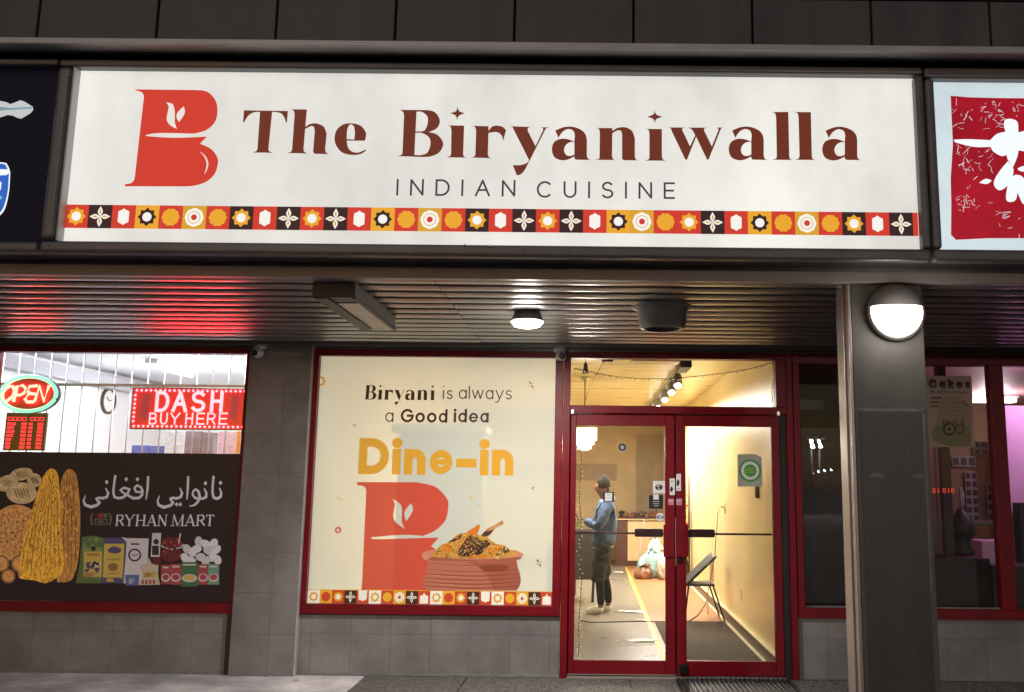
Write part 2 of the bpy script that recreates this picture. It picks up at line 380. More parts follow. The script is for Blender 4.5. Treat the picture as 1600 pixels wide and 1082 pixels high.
# monoline lettering: strokes in a box x 0..1; y 0 base, 1 = x-height (lower case) or cap height; 2 = ascender, -1 = descender
def arc(cx, cy, rx, ry, a0, a1, n=14): return [(cx + rx * math.cos(rad(a0 + (a1 - a0) * k / n)), cy + ry * math.sin(rad(a0 + (a1 - a0) * k / n))) for k in range(n + 1)]
O_ = arc(.5, .5, .5, .5, 0, 360, 28)
GL = {  # width in cap heights (caps) / x-heights (lower case), strokes
 'A': (.85, [[(0, 0), (.5, 1), (1, 0)], [(.2, .36), (.8, .36)]]), 'B': (.62, [[(0, 0), (0, 1)], [(0, 1), (.5, 1)] + arc(.55, .76, .38, .24, 90, -90) + [(0, .52)], [(0, .52), (.5, .52)] + arc(.55, .26, .45, .26, 90, -90) + [(0, 0)]]),
 'C': (.86, [arc(.54, .5, .54, .5, 48, 312, 22)]), 'D': (.8, [[(0, 0), (0, 1)], [(0, 1), (.4, 1)] + arc(.4, .5, .6, .5, 90, -90, 18) + [(0, 0)]]),
 'E': (.6, [[(0, 0), (0, 1)], [(0, 1), (1, 1)], [(0, .5), (.9, .5)], [(0, 0), (1, 0)]]), 'G': (.92, [arc(.52, .5, .52, .5, 45, 360, 24), [(1, .5), (.6, .5)]]),
 'H': (.72, [[(0, 0), (0, 1)], [(1, 0), (1, 1)], [(0, .52), (1, .52)]]), 'I': (0, [[(0, 0), (0, 1)]]), 'N': (.76, [[(0, 0), (0, 1), (1, 0), (1, 1)]]),
 'O': (.95, [O_]), 'P': (.6, [[(0, 0), (0, 1)], [(0, 1), (.5, 1)] + arc(.5, .74, .5, .26, 90, -90) + [(0, .48)]]),
 'R': (.64, [[(0, 0), (0, 1)], [(0, 1), (.5, 1)] + arc(.5, .74, .46, .26, 90, -90) + [(0, .48)], [(.5, .48), (1, 0)]]),
 'S': (.64, [arc(.5, .75, .46, .25, 35, 180, 10) + arc(.5, .75, .46, .25, 180, 265, 6) + arc(.5, .25, .5, .25, 85, -10, 8) + arc(.5, .25, .5, .25, -10, -150, 10)]),
 'T': (.75, [[(0, 1), (1, 1)], [(.5, 0), (.5, 1)]]), 'U': (.72, [[(0, 1), (0, .36)] + arc(.5, .36, .5, .36, 180, 360, 16) + [(1, 1)]]), 'Y': (.8, [[(0, 1), (.5, .46), (1, 1)], [(.5, .46), (.5, 0)]]),
 'a': (.82, [O_, [(1, 0), (1, 1)]]), 'c': (.8, [arc(.54, .5, .54, .5, 45, 315, 20)]), 'd': (.85, [O_, [(1, 0), (1, 2)]]), 'e': (.9, [[(.06, .5), (1, .5)] , arc(.5, .5, .5, .5, 0, 318, 24)]),
 'i': (0, [[(0, 0), (0, 1)], 'dot']), 'k': (.75, [[(0, 0), (0, 2)], [(0, .4), (.9, 1)], [(.3, .55), (1, 0)]]), 'l': (0, [[(0, 0), (0, 2)]]), 'n': (.78, [[(0, 0), (0, 1)], [(0, .55)] + arc(.5, .55, .5, .45, 180, 0, 16) + [(1, 0)]]),
 'o': (.95, [O_]), 'r': (.45, [[(0, 0), (0, 1)], [(0, .5)] + arc(.8, .5, .8, .5, 180, 95, 8)]), 's': (.62, [arc(.5, .75, .46, .25, 35, 180, 10) + arc(.5, .75, .46, .25, 180, 265, 6) + arc(.5, .25, .5, .25, 85, -10, 8) + arc(.5, .25, .5, .25, -10, -150, 10)]),
 'f': (.4, [[(.45, 0), (.45, 1.6)] + arc(1., 1.6, .55, .4, 180, 90, 8), [(0, 1), (1, 1)]]), 'w': (1.3, [[(0, 1), (.25, 0), (.5, 1), (.75, 0), (1, 1)]]), 'y': (.85, [[(0, 1), (.5, 0)], [(1, 1), (.35, -.75), (.2, -1), (0, -1)]]), '-': (.7, [[(0, .45), (1, .45)]]), ' ': (.55, []),
}
def lettering(art, txt, m, x0, x1, z0, cap, w, layer=2, xh=.68, gap=.32, slope=0., desc=.26):
    """monoline words fitted between x0 and x1 on the base line z0 (metres), cap height cap, stroke width w."""
    items = []; x = 0
    for ch in txt:
        low = ch.islower() or ch == '-'; H = cap * xh if low else cap
        if ch == ' ': x += cap * .38; continue
        bw = GL[ch][0] * (H - w) + w; items.append((ch, x, bw, H)); x += bw + gap * cap * .5
    tot = items[-1][1] + items[-1][2]; extra = (x1 - x0 - tot) / max(1, len(items) - 1)
    for i, (ch, gx, bw, H) in enumerate(items):
        loops = []; gx += extra * i + x0
        def Y(y):
            if y > 1: return (H - w / 2) + (y - 1) * (cap - H)
            if y < 0: return w / 2 + y * desc * cap
            return w / 2 + y * (H - w)
        for si, st in enumerate(GL[ch][1]):
            if st == 'dot': loops.append(disc(gx + bw / 2, z0 + cap - w * .55, w * .62, 18)); continue
            P = [(gx + w / 2 + px * (bw - w), z0 + Y(py) + slope * (gx - x0)) for px, py in st]
            closed = math.hypot(P[0][0] - P[-1][0], P[0][1] - P[-1][1]) < 1e-6
            loops += stroke(P, w * (.62 if ch == 'e' and si == 0 and w > .15 * cap else .86 if ch in 'eads' and w > .15 * cap and len(P) > 3 else 1), cap=not closed)
        art.addw(loops, m, layer)

# ================================================================== ground (the setting)
GZ = -.02
def paving(name, m, cells, top, thick, gap=.006):
    b = MB()
    for (x0, x1, y0, y1) in cells: b.box(x0 + gap, x1 - gap, y0 + gap, y1 - gap, top - thick, top, .004, 1)
    return tag(b.build(name, m), kind='structure')
tile_mat('aggregate', (.2, .185, .165), (.2, .185, .165), 9, 9, rough=.85)
_m = M['aggregate']; _n = _m.node_tree.nodes; _p = _n['Principled BSDF']
_v = _n.new('ShaderNodeTexVoronoi'); _v.inputs['Scale'].default_value = 75
_t = _n.new('ShaderNodeTexCoord'); _m.node_tree.links.new(_t.outputs['Object'], _v.inputs['Vector'])
_r = _n.new('ShaderNodeValToRGB'); _r.color_ramp.elements[0].color = (.05, .045, .038, 1); _r.color_ramp.elements[1].color = (.24, .22, .19, 1)
_s = _n.new('ShaderNodeSeparateColor'); _m.node_tree.links.new(_v.outputs['Color'], _s.inputs[0]); _m.node_tree.links.new(_s.outputs[0], _r.inputs[0]); _m.node_tree.links.new(_r.outputs[0], _p.inputs['Base Color'])
_b = _n.new('ShaderNodeBump'); _b.inputs['Strength'].default_value = .5; _b.inputs['Distance'].default_value = .01; _b.invert = True
_m.node_tree.links.new(_v.outputs['Distance'], _b.inputs['Height']); _m.node_tree.links.new(_b.outputs[0], _p.inputs['Normal'])
paving('sidewalk', 'sidewalk_pale', [(x, min(x + 1.5, -1.87), -3.3, -.001) for x in (-9.37, -7.87, -6.37, -4.87, -3.37)], GZ, .1)
paving('aggregate_sidewalk', 'aggregate', [(-1.87, -1.02, -3.3, -.001), (-1.02, .34, -3.3, -.001), (.34, 1.9, -3.3, -.001), (1.9, 3.5, -3.3, -.001), (3.5, 5.1, -3.3, -.001), (5.1, 9.5, -3.3, -.001)], GZ, .1)
tag(box('sidewalk_bed', 'black', -9.4, 9.5, -3.3, .3, -.3, GZ - .012), kind='structure')
tag(box('kerb', 'kerb', -9.4, 9.5, -3.45, -3.301, -.3, GZ - .004, bev=.015), kind='structure')
_g = MB(); _g.mesh_faces([(-300, -300, -.17), (300, -300, -.17), (300, 300, -.17), (-300, 300, -.17)], [(0, 1, 2, 3)])
tag(_g.build('parking_lot', 'asphalt'), kind='structure')

# ================================================================== the building
B = thing('strip_mall_building', 'long low strip mall building with red framed shopfronts under a slatted canopy', 'building', (0, 0, GZ))
XL, XR = -8.2, 8.2
# fascia cladding above the signs
seam0, pitch = -3.239, .6925
b = MB(); k = -8
while seam0 + k * pitch < XR:
    x0 = seam0 + k * pitch
    b.box(x0 + .006, x0 + pitch - .006, -2.95, -2.9, 4.075, 4.395, .004, 1); b.box(x0 + .006, x0 + pitch - .006, -2.95, -2.9, 4.405, 5.6, .004, 1); k += 1
b.build('fascia_cladding', 'cladding', B)
box('cladding_backing', 'gap', XL, XR, -2.89, -2.7, 4.085, 5.6, B)
b = MB().box(XL, XR, -3.02, -2.88, 4.048, 4.07, .006); b.box(XL, XR, -3.035, -3.021, 4.034, 4.072, .005); b.build('drip_edge', 'lip_metal', B)
box('sign_bay_wall', 'gap', XL, XR, -2.62, -2.5, 2.92, 4.08, B)
box('canopy_beam', 'beam_paint', XL, XR, -2.66, -2.6, 2.775, 2.915, B, .006)
box('roof', 'asphalt', XL, XR, -2.49, 11.6, 3.3, 3.45, B)
# slatted soffit
b = MB(); SL = 13; pit = 2.46 / SL; rs = random.Random(3)
for i in range(SL):
    for x0, x1 in ((XL, -4.6), (-4.596, -.95), (-.946, 2.7), (2.704, 6.3), (6.304, XR)):   # each slat comes in lengths
        y0 = -2.585 + i * pit; w = pit * .66; dz = rs.uniform(-.0015, .0015); tl = rs.uniform(-.003, .003)
        prof = [(y0, 2.83)]
        for k in range(11):
            t = k / 10; prof.append((y0 + w * t, 2.785 + dz + tl * (t - .5) - .010 * (1 - (2 * t - 1) ** 2)))
        prof += [(y0 + w, 2.85), (y0 + pit, 2.85), (y0 + pit, 2.83)]
        xs = [x0 + (x1 - x0) * j / 6 for j in range(7)]; n = len(prof)
        wob = [rs.uniform(-.0012, .0012) for _ in xs]
        vs = [(x, y, z + (wo if 1 <= q_ <= 11 else 0)) for x, wo in zip(xs, wob) for q_, (y, z) in enumerate(prof)]
        for f in b.mesh_faces(vs, [(s_ * n + j, s_ * n + j + 1, (s_ + 1) * n + j + 1, (s_ + 1) * n + j) for s_ in range(6) for j in range(n - 1)]): f.smooth = False
b.build('slatted_soffit', 'soffit', B)
box('soffit_trim', 'bronze', XL, XR, -.125, -.005, 2.76, 2.83, B)
box('window_header', 'bronze', XL, XR, 0, .12, 2.735, 2.9, B)
# walls of the front
box('base_wall', 'wall_tile', XL, -3.0, .0, .2, GZ, .472, B)
box('base_wall', 'wall_tile', -2.46, -.25, .0, .2, GZ, .472, B)
box('base_wall', 'wall_tile', 1.765, XR, .0, .2, GZ, .480, B)
box('wall_skirt', 'patch_edge', XL, -3.0, -.012, 0, GZ, GZ + .018, B, .003)
box('wall_skirt', 'patch_edge', -2.45, -.25, -.012, 0, GZ, GZ + .018, B, .003)
box('pilaster', 'wall_tile', -3.0, -2.46, -.06, .2, GZ, 2.76, B, .004)
box('pilaster_side', 'lip_metal', -2.4585, -2.446, -.062, -.002, GZ, 2.76, B)  # added pale cover gives the pilaster's right side its lighter tone
box('corner_post', 'cake_dark', -3.05, -3.001, -.03, -.001, GZ, .47, B)
# column out under the canopy edge
b = MB().box(1.535, 1.96, -2.60, -2.36, GZ, 2.90, .004); col = b.build('column', 'column_paint', B)
box('paint_patch', 'column_patch', 1.562, 1.925, -2.6035, -2.5995, GZ + .01, 2.02, col)
b = MB()
for i in range(28):                                       # the torn pale edge of the patch
    x = 1.556 + i * .0137; b.box(x, x + .0139, -2.6022, -2.5998, 2.018, 2.034 + random.uniform(0, .012))
for i in range(40):
    z = 1.0 + i * .0256; w = random.uniform(.004, .012); b.box(1.925, 1.93 + w, -2.6022, -2.5998, z, z + .0258)
b.build('paint_scrape', 'patch_edge', col)
Art(-2.604).addw([spline('1.60,1.64c 1.63,1.668 1.67,1.66 1.70,1.645c 1.66,1.640')], 'patch_edge').build('paint_scrape', col); Art(-2.604).addw([spline('1.84,1.645c 1.88,1.66 1.92,1.652c 1.90,1.637')], 'patch_edge').build('paint_scrape', col)
box('corner_trim', 'trim_metal', 1.516, 1.5345, -2.598, -2.535, GZ, 2.87, col, .004)
box('corner_trim', 'trim_metal', 1.506, 1.5345, -2.525, -2.38, GZ, 2.80, col, .004)

# ---- window and door frames
def frame(name, members, m='red_paint', parent=B, bev=.004):
    b = MB()
    for q in members: b.box(*q, bev, 1)
    return b.build(name, m, parent)
Y0, Y1 = -.03, .075
win = frame('window_frame', [(-5.33, -5.24, Y0, Y1, .56, 2.69), (-3.04, -3.001, Y0, Y1, .56, 2.69), (XL, -3.001, Y0, Y1, .475, .56), (XL, -3.001, Y0, Y1, 2.69, 2.734)])
box('pane', 'glass', -5.24, -3.04, .03, .036, .56, 2.69, win); box('pane', 'glass', XL, -5.33, .03, .036, .56, 2.69, win)
win = frame('window_frame', [(-2.445, -2.40, Y0, Y1, .56, 2.68), (-.318, -.25, Y0, Y1, .56, 2.68), (-2.445, -.25, Y0, Y1, .478, .56), (-2.445, -.25, Y0, Y1, 2.68, 2.734)])
box('pane', 'glass_filmed', -2.40, -.318, .03, .036, .56, 2.68, win)
frame('window_frame', [(-2.445, -.25, -.028, .07, .4725, .4775)], 'gap')  # black filler paints the dark seam under this frame
win = frame('window_frame', [(1.765, 1.825, Y0, Y1, .565, 2.645), (3.495, 3.615, Y0, Y1, .565, 2.645), (5.7, 5.8, Y0, Y1, .565, 2.645), (2.5, 2.62, Y0, Y1, .565, 2.645), (1.765, XR, Y0, Y1, .482, .565), (1.765, XR, Y0, Y1, 2.645, 2.734)], 'red_paint')
for x0, x1 in ((1.825, 2.5), (2.62, 3.495), (3.615, 5.7), (5.8, XR)): box('pane', 'glass_dirty', x0, x1, .03, .036, .565, 2.645, win)
box('sill_strip', 'patch_edge', 1.83, 2.49, .012, .028, .566, .578, win); box('sill_strip', 'patch_edge', 2.63, 3.49, .012, .028, .566, .578, win)
df = frame('door_frame', [(-.245, -.185, -.035, .075, GZ, 2.734), (1.705, 1.76, -.035, .075, GZ, 2.734), (-.185, 1.705, -.035, .075, 2.68, 2.734), (-.185, 1.705, -.035, .075, 2.195, 2.262), (1.615, 1.705, -.03, .075, 2.262, 2.68), (-.185, -.14, .047, .075, GZ, 2.194), (-.14, 1.60, .047, .075, 2.13, 2.194), (1.60, 1.648, .047, .075, GZ, 2.194)])  # the rear members are added to block light leaks
box('jamb_gap', 'black', 1.648, 1.704, .005, .075, GZ, 2.194, df)  # black filler paints the dark gap beside the doors
box('pane', 'glass', -.185, 1.615, .03, .036, 2.262, 2.68, df)
box('threshold', 'trim_metal', -.185, 1.65, -.04, .1, GZ, -.004, df, .003); box('light_stop', 'black', -.14, 1.6, .05, .07, -.0035, .02, df)  # rear stop added to block light under the doors
for x in (-.165, 1.628): box('pivot', 'steel', x - .014, x + .014, -.05, -.036, 2.185, 2.225, df, .004)
def door(x0, x1, gx0, gx1, meet, gap_m):
    d = frame('door', [(x0, gx0, .0, .045, .003, 2.185), (gx1, x1, .0, .045, .003, 2.185), (gx0, gx1, .0, .045, .003, .122), (gx0, gx1, .0, .045, 2.09, 2.185)], 'red_paint')
    box('pane', 'glass', gx0, gx1, .02, .026, .122, 2.09, d)
    return d
dl = door(-.178, .728, -.128, .645, 1, 0); dr = door(.738, 1.645, .822, 1.572, 0, 1)
b = MB(); b.box(-.178, .728, -.004, -.0005, .006, .010); b.build('door_sweep', 'lip_metal', dl)
for d, x0, x1, p0, p1 in ((dl, -.13, .65, .385, .632), (dr, .82, 1.575, .845, 1.08)):
    b = MB().tube([(x0, .085, 1.165), (x1, .085, 1.165)], .009, 8); b.build('push_rod', 'dark_red', d)
    box('push_bar', 'bar_red', p0, p1, .06, .115, 1.135, 1.205, d, .012)
box('pull_plate', 'red_paint', .628, .724, -.022, -.002, .975, 1.245, dl, .005)
box('pull_plate', 'red_paint', .742, .838, -.022, -.002, .975, 1.245, dr, .005)
box('light_sliver', 'steel', .7305, .7355, .001, .04, .9, 1.3, dl); box('gap_stop', 'dark_red', .70, .766, .0465, .056, .01, 2.12, dr)  # pale strip imitates a light sliver; rear stop added against light leaks
b = MB().lathe([(.022, 0), (.022, -.02), (.014, -.026)], (.766, -.001, .948), 'Y', 12); b.build('lock', 'black_gloss', dr)
box('floor_bolt', 'black_gloss', .755, .83, -.03, -.001, .02, .10, dr, .012)
# ---- rooms behind the glass: walls and ceilings
def room(x0, x1, y1, zc, left, back, rightm, ceil, y0=.2):
    b = MB().box(x0 - .1, x0, y0, y1, GZ, zc); b.build('interior_wall', left, B)
    b = MB().box(x1, x1 + .1, y0, y1, GZ, zc); b.build('interior_wall', rightm, B)
    b = MB().box(x0, x1, y1, y1 + .1, GZ, zc); b.build('interior_wall', back, B)
    b = MB().box(x0 - .1, x1 + .1, y0, y1 + .1, zc, zc + .1); b.build('interior_ceiling', ceil, B)
room(-2.5, 1.655, 11.3, 2.93, 'wall_yellow', 'back_brown', 'wall_yellow', 'ceil_yellow')
box('wall_return', 'wall_yellow', 1.655, 1.765, .076, .2, GZ, 2.7, B)
b = MB().box(.97, 1.53, 11.27, 11.299, .95, 2.62, .004); b.build('wall_board', 'board_brown', B)
b = MB().box(-2.5, .55, 11.27, 11.299, 1.65, 2.0, .003); b.build('wall_board', 'board_brown', B)
room(-7.0, -2.62, 6.6, 3.1, 'mart_wall', 'mart_wall', 'mart_wall', 'mart_wall')
box('interior_wall', 'mart_wall', XL, -7.101, .21, .26, GZ, 3.1, B); box('interior_wall', 'pink_wall', 7.701, XR, .21, .26, GZ, 2.9, B)
box('bulkhead', 'mart_beam', -7.0, -6.8, .2, 6.6, 2.86, 3.02, B)
room(2.62, 7.6, 6.2, 2.9, 'pink_wall', 'tan_wall', 'pink_wall', 'pink_wall')
box('lobby_wall', 'dark_panel', 1.86, 2.6, .55, .6, .0, 2.06, B); box('lobby_wall', 'pink_wall', 1.86, 2.6, 1.9, 1.95, 0, 2.7, B)
box('lobby_ceiling', 'pink_wall', 1.77, 2.6, .2, 1.9, 2.7, 2.8, B)
box('lobby_beam', 'cake_dark', 1.77, 2.6, .9, .96, 2.32, 2.42, B); box('lobby_beam', 'cake_dark', 1.77, 2.6, .52, .56, 2.05, 2.12, B)
b = MB().box(1.87, 1.9, .50, .54, .3, 2.05); b.box(1.9, 2.6, .50, .54, 2.0, 2.05); b.build('lobby_frame', 'cake_dark', B)
# interior floors
tag(box('mart_floor', 'mart_wall', -7.0, -2.62, .2, 6.6, -.1, 0), kind='structure')
b = MB().box(-2.5, .69, .101, 11.3, -.1, 0); tag(b.build('shop_floor', 'floor_grey'), kind='structure')
b = MB().box(.69, 1.655, .101, 11.3, -.1, 0); tag(b.build('shop_floor', 'floor_orange'), kind='structure')
tag(box('cake_shop_floor', 'tan_wall', 1.66, 7.6, .2, 6.2, -.1, 0), kind='structure')
b = MB().box(1.62, 1.654, .2, 11.29, 0, .115, .003); b.build('skirting_board', 'skirting', B)
b = MB().box(1.607, 1.654, .2, 11.29, .1155, .127, .002); b.build('skirting_cap', 'pale_trim', B)
b = MB().box(1.585, 1.619, .2, 9.6, .0005, .004); tag(b.build('floor_tape', 'pale_trim'), 'pale tape strip along the foot of the yellow side wall', 'tape')
b = MB().box(.665, .715, .15, 9.7, .0005, .004); tag(b.build('floor_tape', 'tape_yellow'), 'yellow tape line between the grey floor and the orange floor', 'tape')
b = MB().box(.76, 1.57, .18, 2.95, .0005, .012, .004); tag(b.build('floor_mat', 'mat_dark'), 'dark brown entrance mat inside the right door leaf', 'mat')
# ribbed rubber mat outside
t = MB().box(.72, 1.68, -.95, -.035, GZ + .0005, GZ + .008)
gm = thing('ribbed_mat', 'black ribbed rubber mat outside the right door leaf', 'mat', (1.2, -.5, GZ))
t.build('base', 'black', gm); t = MB()
for i in range(24):
    x = .735 + i * .0395; t.box(x, x + .022, -.94, -.045, GZ + .0085, GZ + .02, .003, 1)
t.build('ribs', 'rubber', gm)

# ================================================================== lamps on the canopy
def light(name, kind, energy, loc, parent, color=(1, 1, 1), size=.1, rot=None, spread=None):
    d = bpy.data.lights.new(name, kind); d.energy = energy; d.color = color
    if kind == 'POINT': d.shadow_soft_size = size
    if kind == 'AREA': d.shape = 'DISK'; d.size = size
    o = bpy.data.objects.new(name, d); C.objects.link(o); o.parent = parent; o.location = Vector(loc) - wloc(parent)
    if rot: o.rotation_euler = rot
    return o
L = thing('canopy_lamp', 'small lit LED lamp under the slatted canopy above the window poster', 'lamp', (-.46, -1.66, 2.77))
MB().lathe([(.085, .06), (.09, .045), (.112, -.012), (.108, -.016)], (-.455, -1.66, 2.725), 'Z', 8, squash=(1, .8)).build('housing', 'grey_plastic', L)
MB().lathe([(.109, .034), (.114, .026), (.088, -.006), (.05, -.014), (.001, -.016)], (-.455, -1.66, 2.672), 'Z', 8, squash=(1, .8)).build('lens', 'lamp_white', L)
light('lamp_light', 'AREA', 84, (-.46, -1.66, 2.65), L, (1, .965, .94), .2)
light('lamp_glow', 'POINT', 6, (-.46, -1.66, 2.60), L, (1, .965, .94), .07)
L = thing('wall_lamp', 'round lit bulkhead lamp with a dark half hood on the column', 'lamp', (1.79, -2.6, 2.45))
c = (1.79, -2.6, 2.606)
MB().lathe([(.172, -.001), (.176, -.02), (.17, -.04), (.158, -.042)], c, 'Y', 40).build('ring', 'bronze', L)
def dome(prof, keep_up, nm, m):
    b = MB(); b.lathe(prof, c, 'Y', 40, caps=False)
    bmesh.ops.bisect_plane(b.bm, geom=b.bm.verts[:] + b.bm.edges[:] + b.bm.faces[:], plane_co=(0, 0, c[2] + .028), plane_no=(0, 0, -1 if keep_up else 1), clear_outer=True)
    b.build(nm, m, L)
dome([(.157, -.02), (.152, -.05), (.138, -.075), (.112, -.094), (.075, -.105), (.035, -.11), (.001, -.111)], False, 'diffuser', 'lamp_warm')
dome([(.163, -.02), (.158, -.053), (.144, -.079), (.117, -.099), (.079, -.111), (.037, -.117), (.001, -.118)], True, 'hood', 'hood_grey')
light('lamp_light', 'POINT', 3.5, (1.79, -2.78, 2.50), L, (1, .94, .86), .09)
# dead fluorescent fitting
F = thing('box_fixture', 'long unlit box light fitting with rusty flaking sides under the slatted canopy', 'light fixture', (-1.55, -2.0, 2.77))
MB().box(-1.685, -1.437, -2.50, -1.38, 2.70, 2.784, .006).build('housing', 'fixture', F)
MB().box(-1.692, -1.433, -2.52, -2.501, 2.684, 2.784, .005).build('end_cap', 'fixture_dark', F)
for x0, x1 in ((-1.692, -1.61), (-1.458, -1.433)): MB().box(x0, x1, -2.50, -1.37, 2.680, 2.699, .004).build('trim_rail', 'fixture_dark', F)
MB().box(-1.605, -1.462, -2.30, -1.40, 2.690, 2.6985, .004).build('lens', 'fixture_lens', F)
MB().box(-1.605, -1.462, -2.47, -2.33, 2.692, 2.6985, .003).build('reflector', 'fixture', F)
V = thing('soffit_vent', 'round grey vent cap hanging from the slatted canopy over the doors', 'vent', (.475, -1.85, 2.77))
MB().lathe([(.205, .03), (.21, 0), (.2, -.008), (.175, -.012), (.155, -.135), (.145, -.148), (.118, -.15)], (.475, -1.85, 2.775), 'Z', 32, caps=False).build('cowl', 'grey_plastic', V)
MB().lathe([(.118, -.151), (.112, -.13), (.001, -.128)], (.475, -1.85, 2.775), 'Z', 32, caps=False).build('grille', 'black', V)
def camera_unit(x, y, z, lab, m, turn):
    k = thing('security_camera', lab, 'camera', (x, y, z), 'security cameras under the canopy')
    MB().lathe([(.055, 0), (.058, -.03), (.05, -.04)], (x, y, z), 'Z', 20).build('mount', m, k)
    MB().blob((x + turn * .01, y - .02, z - .075), .05, 0, 3, (1, 1, .9)).build('dome', m, k)
    MB().lathe([(.026, 0), (.028, -.012), (.02, -.016)], (x + turn * .022, y - .062, z - .082), 'Y', 16).build('lens', 'black_gloss', k)
camera_unit(-2.90, -.09, 2.76, 'pale dome camera at the top of the tiled pilaster', 'white_plastic', -1)
camera_unit(-.28, -.09, 2.76, 'white dome camera above the frame between the poster window and the doors', 'white_plastic', 1)

# ================================================================== the main sign
for nm, c in dict(red=(206, 58, 42), brown=(106, 44, 28), grey=(60, 60, 60), dark=(52, 28, 30), yellow=(232, 166, 44), gold=(214, 160, 46), white=(244, 242, 236), cream=(250, 240, 205)).items():
    glow('s_' + nm, S(*c), .92)
mat('s_face', (.4, .4, .39), .35, var=.2, vscale=1.0, emit=S(226, 226, 219), es=.92, stretch=(1, 1, .6))
SY = -2.85
SX0, SX1, SZ0, SZ1 = -3.027, 1.861, 2.914, 3.956
LB = thing('lightbox_sign', 'wide lit white shop sign with red pot emblem and brown lettering', 'sign', (-.58, -2.7, 2.84))
box('cabinet', 'bronze_dark', -3.12, 1.912, -2.84, -2.63, 2.86, 4.0, LB)
b = MB(); b.sheet(SX0 - .01, SX1 + .01, SY, SZ0 - .01, SZ1 + .01); b.build('face_panel', 's_face', LB)
b = MB()
b.box(-3.118, -3.03, -2.925, -2.842, 2.915, 3.955, .03, 4); b.box(1.862, 1.91, -2.915, -2.842, 2.915, 3.955, .018, 4)
b.box(-3.115, 1.908, -2.92, -2.842, 2.842, 2.913, .022, 4); b.box(-3.115, 1.908, -2.915, -2.842, 3.957, 4.002, .015, 3)
b.build('frame', 'bronze', LB)
b = MB().box(-3.0295, -3.020, -2.91, -2.851, 2.915, 3.955); b.build('retainer', 'white_plastic', LB)
for (x, z) in ((-3.045, 3.92), (-3.042, 3.90), (-3.06, 2.88), (-.72, 2.905), (-.588, 2.9), (-.573, 2.896), (-.385, 2.888), (-.1, 2.86)): MB().blob((x, -2.928, z), .006, 0, 1).build('frame_dot', 'steel', LB)  # screws, and pale paint specks along the bottom frame
def glyphs(defs, ox, oy, sc, f=lambda p: p):
    return [[f((ox + x / sc, oy + y / sc)) for x, y in spline(d)] for d in defs]
k = 1600 / 240
A_OUT = '450,295c 540,260 630,256 720,288 768,340 780,400c 780,560c 795,592 825,602c 665,599c 652,585 650,566c 580,598 510,604 440,570 415,490 440,415 510,382 590,388 648,412c 655,350c 640,300 590,280 540,298 505,335 485,372c'
A_IN = '650,415c 600,418 558,450 542,500 565,550 610,560 650,545c'
L_ = {
 'T': (370, ['75,85c 532,92c 522,214c 510,212c 498,165 462,118 410,104 368,102c 330,480c 335,508 372,527c 162,524c 205,508 215,485c 242,102c 180,106 120,140 80,205c 65,208c']),
 'h': (370, ['562,74c 730,76c 714,258c 760,228 830,222 905,255 936,330c 920,490c 930,525 960,541c 812,538c 797,520 796,500c 812,300c 802,258 770,250 712,280c 695,490c 705,518 738,534c 528,530c 565,515 576,490c 602,130c 592,90 562,74c']),
 'e': (370, ['1335,402c 1145,400c 1158,470 1200,515 1260,525 1310,508 1340,492c 1345,505c 1290,540 1200,550 1100,525 1040,460 1018,380 1040,290 1110,232 1195,220 1290,245 1345,320', '1145,385c 1150,290 1170,240 1195,232 1222,260 1230,330 1222,390c']),
 'B': (610, ['95,80c 380,82c 465,105 515,190 485,270 400,312c 490,340 550,430 510,522 430,562 350,572c 75,562c 118,545 126,520c 142,140c 132,102', '272,100c 330,102 385,150 388,220 360,290 320,305c 262,305c', '260,320c 330,322 405,370 415,450 380,530 310,552c 250,550c']),
 'i': (610, ['590,242c 768,244c 758,540c 768,568 800,578c 580,574c 622,560 632,535c 636,300c 625,255']),
 'dot': (610, ['700,45c 716,92 775,116c 716,140 694,186c 680,140 622,114c 682,94']),
 'r': (610, ['848,246c 1022,250c 1022,298c 1060,255 1110,244 1170,258 1205,292c 1172,408c 1160,350 1110,312 1022,320c 1015,540c 1025,570 1055,584c 838,576c 875,565 885,540c 893,300c 880,258']),
 'y': (800, ['-32,250c 190,258c 165,272 165,300c 245,458c 325,290c 322,272 300,262c 385,262c 352,276 342,295c 168,640c 130,710 90,752 50,762c 8,655c 90,655 155,632 178,604c 15,280c 2,258']),
 'a': (800, [A_OUT, A_IN]),
 'n': (800, ['870,268c 1045,270c 1045,300c 1100,268 1180,262 1250,300 1280,380c 1280,560c 1290,595 1322,606c 1165,605c 1147,590 1147,570c 1147,340c 1135,300 1095,295 1045,325c 1042,560c 1055,595 1085,603c 865,600c 905,590 912,570c 915,320c 905,278']),
 'i2': (970, ['255,278c 428,280c 428,560c 440,598 470,610c 250,608c 290,595 298,570c 298,330c 288,290']),
 'dot2': (970, ['354,82c 370,128 435,152c 370,178 354,225c 340,178 275,152c 340,126']),
 'w': (970, ['472,262c 680,265c 640,275 645,300c 720,460c 775,345c 740,285 700,265c 905,265c 870,275 870,300c 948,460c 1018,290c 1010,270 990,264c 1078,264c 1050,270 1038,290c 915,598c 898,598c 785,360c 690,598c 672,598c 530,300c 515,268']),
 'l': (1150, ['370,102c 545,102c 555,560c 565,592 598,602c 375,600c 415,588 425,560c 418,160c 405,115']),
 'l2': (1150, ['603,102c 780,104c 790,560c 800,592 835,602c 612,600c 650,588 662,560c 652,160c 640,115']),
}
sh = lambda d, dx, dy=0: ' '.join('%g,%g%s' % (float(t.rstrip('c').split(',')[0]) + dx, float(t.rstrip('c').split(',')[1]) + dy, 'c' if t.endswith('c') else '') for t in d.split())
L_['a2'] = (970, [sh(A_OUT, 709), sh(A_IN, 709)]); L_['a3'] = (1150, [sh(A_OUT, 483, 2), sh(A_IN, 483, 2)])
